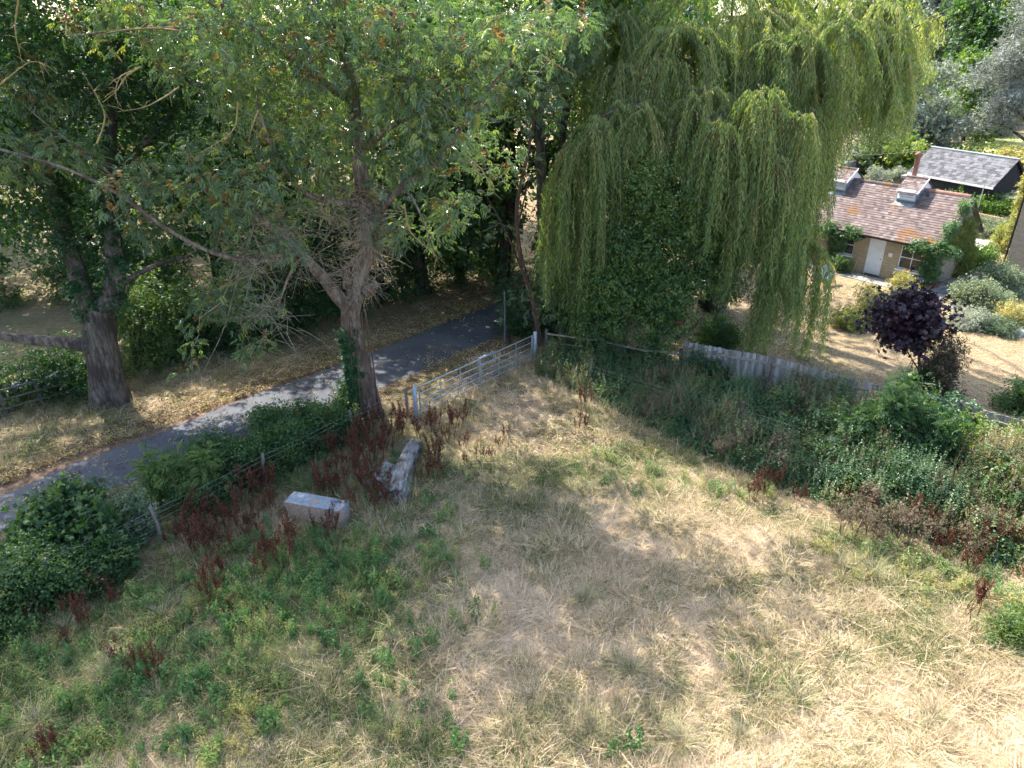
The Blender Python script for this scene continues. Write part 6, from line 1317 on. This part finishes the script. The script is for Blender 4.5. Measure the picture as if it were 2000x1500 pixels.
# ------------------------------------------------------------------ shed, lean-to, grey fence, right house, patio
def shed():
    g = np.random.default_rng(140)
    ez = 2.3
    a = G(1776, 336, ez); b = G(1941, 366, ez); d = unit(b - a); rz = math.atan2(d[1], d[0]); Ln = float(np.linalg.norm(b - a)); root = empty('shed', a * (1, 1, 0), rz, 'long black weatherboarded shed with grey slate roof', 'shed')
    inv = (Matrix.Translation(Vector(a * (1, 1, 0))) @ Matrix.Rotation(rz, 4, 'Z')).inverted()
    # find the ridge: the height at which the photo's ridge corner sits over the middle of the gable
    hy = 3.0; best = min(np.arange(3.0, 5.5, .02), key=lambda z: abs((inv @ Vector(G(1985, 313, z)))[0] - Ln) ); rzh = float(best)
    hy = float((inv @ Vector(G(1985, 313, rzh)))[1]); hy = min(max(hy, 1.8), 4.5)
    mb = MB(); H = ez - .05; y0, y1 = .2, 2 * hy - .2
    n = 12
    for i in range(n):
        z = i * H / n; mb2 = MB(); V = [(.15, y0 - .0, z + H / n), (Ln - .15, y0, z + H / n), (Ln - .15, y0 - .03, z), (.15, y0 - .03, z), (.15, y0 + .05, z), (Ln - .15, y0 + .05, z)]; mb2.add(V, [(3, 2, 1, 0), (4, 5, 2, 3)], .3 + .4 * (i % 2)); mb2.build('weatherboard', M['black_wood'], root)
    V = [(Ln - .15, y0 + .05, 0), (Ln - .15, y1, 0), (Ln - .15, y1, H), (Ln - .15, y0 + .05, H), (Ln - .15, hy, rzh - .1)]; V2 = [(.15, v[1], v[2]) for v in V]
    mb.add(V + V2, [(0, 1, 2, 3), (8, 7, 6, 5), (1, 6, 7, 2)]); mb.add(V + V2, [(3, 2, 4), (9, 7, 8)]); mb.build('wall', M['black_wood'], root)
    r = MB(); V = [(0, 0, ez), (Ln, 0, ez), (Ln, hy, rzh), (0, hy, rzh), (0, 2 * hy, ez), (Ln, 2 * hy, ez)]; V2 = [(v[0], v[1], v[2] - .1) for v in V]
    r.add(V + V2, [(0, 1, 2, 3), (3, 2, 5, 4), (6, 9, 8, 7), (9, 10, 11, 8), (0, 6, 7, 1), (1, 7, 8, 2), (2, 8, 11, 5)]); r.build('roof', M['black_wood'], root)
    r = MB(); roof_tiles(r, -.05, Ln + .05, -.08, ez + .0, hy, rzh + .03, .33, .22, .014, g, .2); roof_tiles(r, -.05, Ln + .05, 2 * hy + .08, ez, hy, rzh + .03, .9, .6, .018, g, .3)
    tag(r.build('roof_slates', M['slate'], root), kind='stuff'); MB().tube([(-.05, hy, rzh + .04), (Ln + .05, hy, rzh + .04)], .09, 6).build('ridge_cap', M['lead'], root, True)
    MB().box(-.05, Ln + .05, -.13, -.09, ez - .14, ez + .0).build('fascia', M['white_board'], root)
    # lean-to
    o = empty('lean_to', np.array(inv.inverted() @ Vector((Ln + .4, .6, 0))), rz, 'low grey boarded lean-to with corrugated roof beside the shed', 'outbuilding'); mb = MB()
    for i in range(24): MB().box(i * .15, i * .15 + .14, 0, .03, 0, 1.7, tint=g.random()).build('board', M['concrete'], o)
    mb = MB(); xs = np.linspace(-.1, 3.8, 66); V = [(x, y, z + .03 * math.sin(x * 40)) for y, z in ((-.2, 1.72), (2.4, 2.2)) for x in xs]; n = len(xs); mb.add(V, [(i, i + 1, i + 1 + n, i + n) for i in range(n - 1)]); mb.build('corrugated_roof', M['rail_wood'], o, True)
shed()
def grey_fence():
    pts = [G(1600, 395), G(1692, 372), G(1715, 366), G(1742, 372), G(1780, 352), G(1838, 340)]
    tops = [(1655, 318, 2.0), (1700, 305, 2.0), (1738, 289, 2.0), (1775, 291, 2.0), (1825, 294, 2.0), (1870, 300, 2.0)]
    Q = [G(u, v, 1.8) * (1, 1, 0) for u, v, z in tops]
    lbs = ['grey fence panel nearest the willow edge', 'second grey fence panel from the willow edge', 'grey fence panel at the bend behind the cottage', 'grey fence panel left of the shed', 'grey fence panel running behind the shed']
    for k in range(5):
        a, b = Q[k], Q[k + 1]; rz, Ln = frame(a, b); root = empty('panel_fence', a, rz, lbs[k], 'fence', 'grey fence panels behind the cottage')
        n = 14
        for i in range(n): MB().box(.1 + i * (Ln - .2) / n, .1 + (i + .97) * (Ln - .2) / n, -.01, .015, .25, 1.75, tint=(i * 37 % 10) / 10).build('board', M['grey_panel'], root)
        MB().box(.08, Ln - .08, -.03, .03, 0, .245).build('gravel_board', M['concrete'], root); MB().box(.08, Ln - .08, -.02, .03, 1.752, 1.8).build('cap_rail', M['grey_panel'], root)
        MB().box(-.06, .06, -.06, .06, 0, 1.88).build('post', M['concrete'], root)
grey_fence()
def right_house():
    c = G(1963, 530); d = unit(np.array((1.0, -.95, 0))); rz = math.atan2(d[1], d[0]); back = np.array((-d[1], d[0], 0))
    o = c + back * 5.0
    # the wall seen runs away from the camera: from the near corner towards the patio
    a = G(1958, 530); b = P(1985, 455, 44); dd = unit((b - a) * (1, 1, 0)); rz = math.atan2(dd[1], dd[0]); root = empty('brick_house', a * (1, 1, 0), rz, 'corner of a pale brick house with black downpipe at the right edge', 'house')
    H = 5.2; MB().box(0, 7.0, -8.0, 0, 0, H).build('wall', M['grey_brick'], root)
    V = [(-.3, .3, H), (7.3, .3, H), (7.3, -8.3, H), (-.3, -8.3, H), (-.3, -4, H + 2.6), (7.3, -4, H + 2.6)]; mb = MB(); mb.add(V, [(0, 1, 5, 4), (2, 3, 4, 5), (0, 3, 2, 1)]); mb.add(V, [(0, 4, 3), (1, 2, 5)]); mb.build('roof', M['roof_tile'], root)
    MB().tube([(.22, .07, .1), (.22, .07, H - .1)], .05, 10).build('downpipe', M['black_paint'], root, True)
    g = np.random.default_rng(150); iv = empty('climbing_plant', a * (1, 1, 0), rz, 'yellow creeper trailing down the pale brick house', 'climber'); mb = MB(); A = np.stack([g.normal(1.6, .3, 230), g.normal(.14, .06, 230), g.uniform(1.2, 5.0, 230)], 1)
    leaves_at(mb, A, 6, .12, T_TRI, .2, g, tb=.55); mb.build('leaves', M['yellow_leaf'], iv)
right_house()
def patio():
    g = np.random.default_rng(151); poly = [G(1868, 530), G(1875, 470), G(1890, 452), G(1960, 455), G(1945, 500), G(1925, 530)]
    x0 = min(p[0] for p in poly); x1 = max(p[0] for p in poly); y0 = min(p[1] for p in poly); y1 = max(p[1] for p in poly); mb = MB(); P2 = [p[:2] for p in poly]
    for x in np.arange(x0, x1, .46):
        for y in np.arange(y0, y1, .46):
            if in_poly(np.array([x + .2]), np.array([y + .2]), P2)[0]: mb.box(x, x + .445, y, y + .445, 0, .05 + g.normal(0, .004), tint=np.clip(g.normal(.5, .25), 0, 1))
    tag(mb.build('patio', M['slab'], None), kind='structure')
    mb = MB(); path = [(1868, 540, 26), (1862, 556, 26), (1850, 572, 26), (1835, 588, 20), (1870, 570, 20), (1845, 555, 20)]
    for (u, v, r) in path:
        c = G(u, v)
        for q in range(3): e = c + (g.normal(0, .45), g.normal(0, .4), 0); th = np.sort(g.uniform(0, 6.28, 7)); rr = g.uniform(.35, .5, 7); z = .04 + .004 * g.random() + .006 * q; V = [(e[0] + math.cos(t) * r_, e[1] + math.sin(t) * r_, z) for t, r_ in zip(th, rr)] + [(e[0], e[1], z)]; mb.add(V, [(j, (j + 1) % 7, 7) for j in range(7)], g.random())
    tag(mb.build('stone_path', M['path_stone'], None), kind='structure')
    # low brick wall behind the patio
    a, b, c = G(1882, 452), G(1900, 443), G(1985, 462); root = empty('garden_wall', a, 0, 'low red brick wall at the back of the patio', 'wall')
    for p, q in ((a, b), (b, c)):
        rz, Ln = frame(p, q); o = MB().box(0, Ln, 0, .22, 0, .85).build('wall', M['red_brick'], root); o.location = p - a; o.rotation_euler = (0, 0, rz); o = MB().box(-.02, Ln + .02, -.03, .25, .852, .92).build('coping', M['terracotta'], root); o.location = p - a; o.rotation_euler = (0, 0, rz)
    # iron gate
    a = G(1873, 520); b = G(1915, 517); rz, Ln = frame(a, b); root = empty('garden_gate', a, rz, 'black iron garden gate with curved top before the patio', 'gate')
    for i in range(11): x = i * Ln / 10; MB().tube([(x, 0, .05), (x, 0, .95 + .28 * math.sin(math.pi * i / 10))], .011, 5).build('bar', M['black_paint'], root, True)
    MB().tube([(Ln * t, 0, .97 + .28 * math.sin(math.pi * t)) for t in np.linspace(0, 1, 13)], .014, 5).build('top_rail', M['black_paint'], root, True); MB().tube([(0, .02, .2), (Ln, .02, .2)], .014, 5).build('bottom_rail', M['black_paint'], root, True)
    # wheelbarrow
    c = G(1906, 456); root = empty('wheelbarrow', c, R_(10), 'green wheelbarrow parked against the brick garden wall', 'wheelbarrow'); t = MB()
    lo = [(-.28, -.22, .28), (.28, -.22, .28), (.28, .22, .28), (-.28, .22, .28)]; hi = [(-.5, -.34, .6), (.42, -.34, .52), (.42, .34, .52), (-.5, .34, .6)]; t.add(lo + hi, [(0, 3, 2, 1), (0, 1, 5, 4), (1, 2, 6, 5), (2, 3, 7, 6), (3, 0, 4, 7)]); t.build('tray', M['green_plastic'], root)
    for s in (-.26, .26): MB().tube([(-.6, s * .3, .2), (.2, s, .27), (1.0, s * 1.1, .62)], .018, 6).build('handle', M['galv'], root, True); MB().tube([(.3, s, .28), (.36, s, 0.0)], .016, 6).build('leg', M['galv'], root, True)
    MB().tube([(-.62, -.04, .2), (-.62, .04, .2)], .2, 16).build('wheel', M['rubber'], root, True)
    c = G(1972, 480); root = empty('covered_barbecue', c, 0, 'rounded shiny blue-grey cover standing by the patio at the right', 'cover'); n = 14; th = np.linspace(0, 6.283, 17)[:-1]; V = []
    prof = [(.5, 0), (.55, .3), (.56, .6), (.5, .85), (.36, 1.02), (.15, 1.1), (.01, 1.12)]
    for r_, z in prof: V += [(math.cos(t_) * r_ * 1.3, math.sin(t_) * r_, z) for t_ in th]
    MB().add(V, [(i * 16 + j, i * 16 + (j + 1) % 16, (i + 1) * 16 + (j + 1) % 16, (i + 1) * 16 + j) for i in range(6) for j in range(16)]).build('cover', M['cover'], root, True); MB().box(-.5, .5, -.4, .4, -.0, .12).build('foot', M['rubber'], root)
    # washing-line posts / aerial
    c = G(1897, 452); root = empty('tv_aerial', c + (0, 0, 0), 0, 'thin tv aerial on a pole above the green shrubs beside the cottage', 'aerial'); MB().tube([(0, 0, 0), (0, 0, 4.1)], .025, 6).build('pole', M['galv'], root, True)
    for z in (4.0, 3.8, 3.6): MB().tube([(-.22, 0, z), (.22, 0, z)], .012, 4).build('element', M['galv'], root, True)
    # pots, edging stones
    for (u, v, lb) in ((1812, 560, 'terracotta pot with silver plant by the gable, left one'), (1826, 562, 'terracotta pot with plant by the gable, right one')):
        c = G(u, v); root = empty('plant_pot', c, 0, lb, 'plant pot'); MB().tube([(0, 0, 0), (0, 0, .3), (0, 0, .34)], [.14, .2, .22], 14).build('pot', M['terracotta'], root, True); mb = MB(); leaves_at(mb, np.array([[0, 0, .45]] * 14) + g.normal(0, .12, (14, 3)), 6, .08, T_NARROW, .16, g, tb=.6); mb.build('plant', M['silver_leaf'], root)
    for (u, v, lb) in ((1988, 655, 'pale stone block at the lawn edge on the right'), (1995, 640, 'flat pale stone slab behind the stone block')):
        c = G(u, v); o = MB().box(-.3, .3, -.2, .2, 0, .28 if '655' in str(v) else .2).build('stone_block', M['concrete'], None); o.location = c; o.rotation_euler = (0, 0, .5); tag(o, lb, 'stone')
patio()
# things half hidden behind the willow
def hidden():
    g = np.random.default_rng(160)
    c = G(1362, 612); root = empty('bicycle', c, R_(70), 'black bicycle mostly hidden behind the hawthorn and willow', 'bicycle')
    for x in (0, 1.05):
        th = np.linspace(0, 6.283, 25); MB().tube([(x + math.cos(t) * .33, 0, .34 + math.sin(t) * .33) for t in th], .02, 6, cap=False).build('wheel', M['rubber'], root, True)
    mb = MB()
    for a, b in (((0, .34), (.35, .85)), ((.35, .85), (.9, .8)), ((.9, .8), (1.05, .34)), ((.35, .85), (.45, .3)), ((.45, .3), (.9, .8)), ((0, .34), (.45, .3)), ((.9, .8), (.88, 1.0)), ((.35, .85), (.33, .95))): mb.tube([(a[0], 0, a[1]), (b[0], 0, b[1])], .016, 6)
    mb.build('frame', M['black_paint'], root, True); MB().tube([(.88, -.25, 1.0), (.88, .25, 1.0)], .014, 6).build('handlebar', M['black_paint'], root, True); MB().box(.22, .46, -.06, .06, .95, 1.0).build('saddle', M['rubber'], root)
    c = G(1368, 580); root = empty('garden_table', c, R_(20), 'white garden table glimpsed through the willow leaves', 'table'); MB().box(-.9, .9, -.4, .4, .7, .74).build('top', M['white_board'], root)
    for x in (-.8, .8):
        for y in (-.3, .3): MB().box(x - .03, x + .03, y - .03, y + .03, 0, .698).build('leg', M['white_board'], root)
    a = G(1372, 608); b = G(1392, 598); rz, Ln = frame(a, b); o = MB().box(0, Ln + .4, -.05, .05, .02, .1).build('timber_plank', M['fence_wood'], None); o.location = a; o.rotation_euler = (0, 0, rz); tag(o, 'pale timber lying on the ground behind the willow', 'plank')
    c = G(1322, 640); o = MB().tube([(0, 0, 0), (0, 0, .25), (0, 0, .3)], [.18, .22, .2], 12).build('bucket', M['red_plastic'], None, True); o.location = c; tag(o, 'small red bucket in the shade behind the hawthorn', 'bucket')
    a = G(1320, 660); o = MB().tube(resample([P(1320, 662, 24.8), P(1345, 645, 25.0), P(1373, 622, 25.2)], .3), [.09, .1, .06, .05][:len(resample([P(1320, 662, 24.8), P(1345, 645, 25.0), P(1373, 622, 25.2)], .3))] if False else .07, 8).build('fallen_branch', M['dark_bark'], None, True); tag(o, 'dark leaning branch beside the round evergreen bush', 'branch')
hidden()
# washing line across the gardens
o = MB().tube(resample([P(1560, 302, 52), P(1700, 302, 52), P(1840, 292, 52)], 1.5), .012, 4, cap=False).build('overhead_cable', M['concrete'], None); tag(o, 'thin pale cable stretched across in front of the grey fence', 'cable')
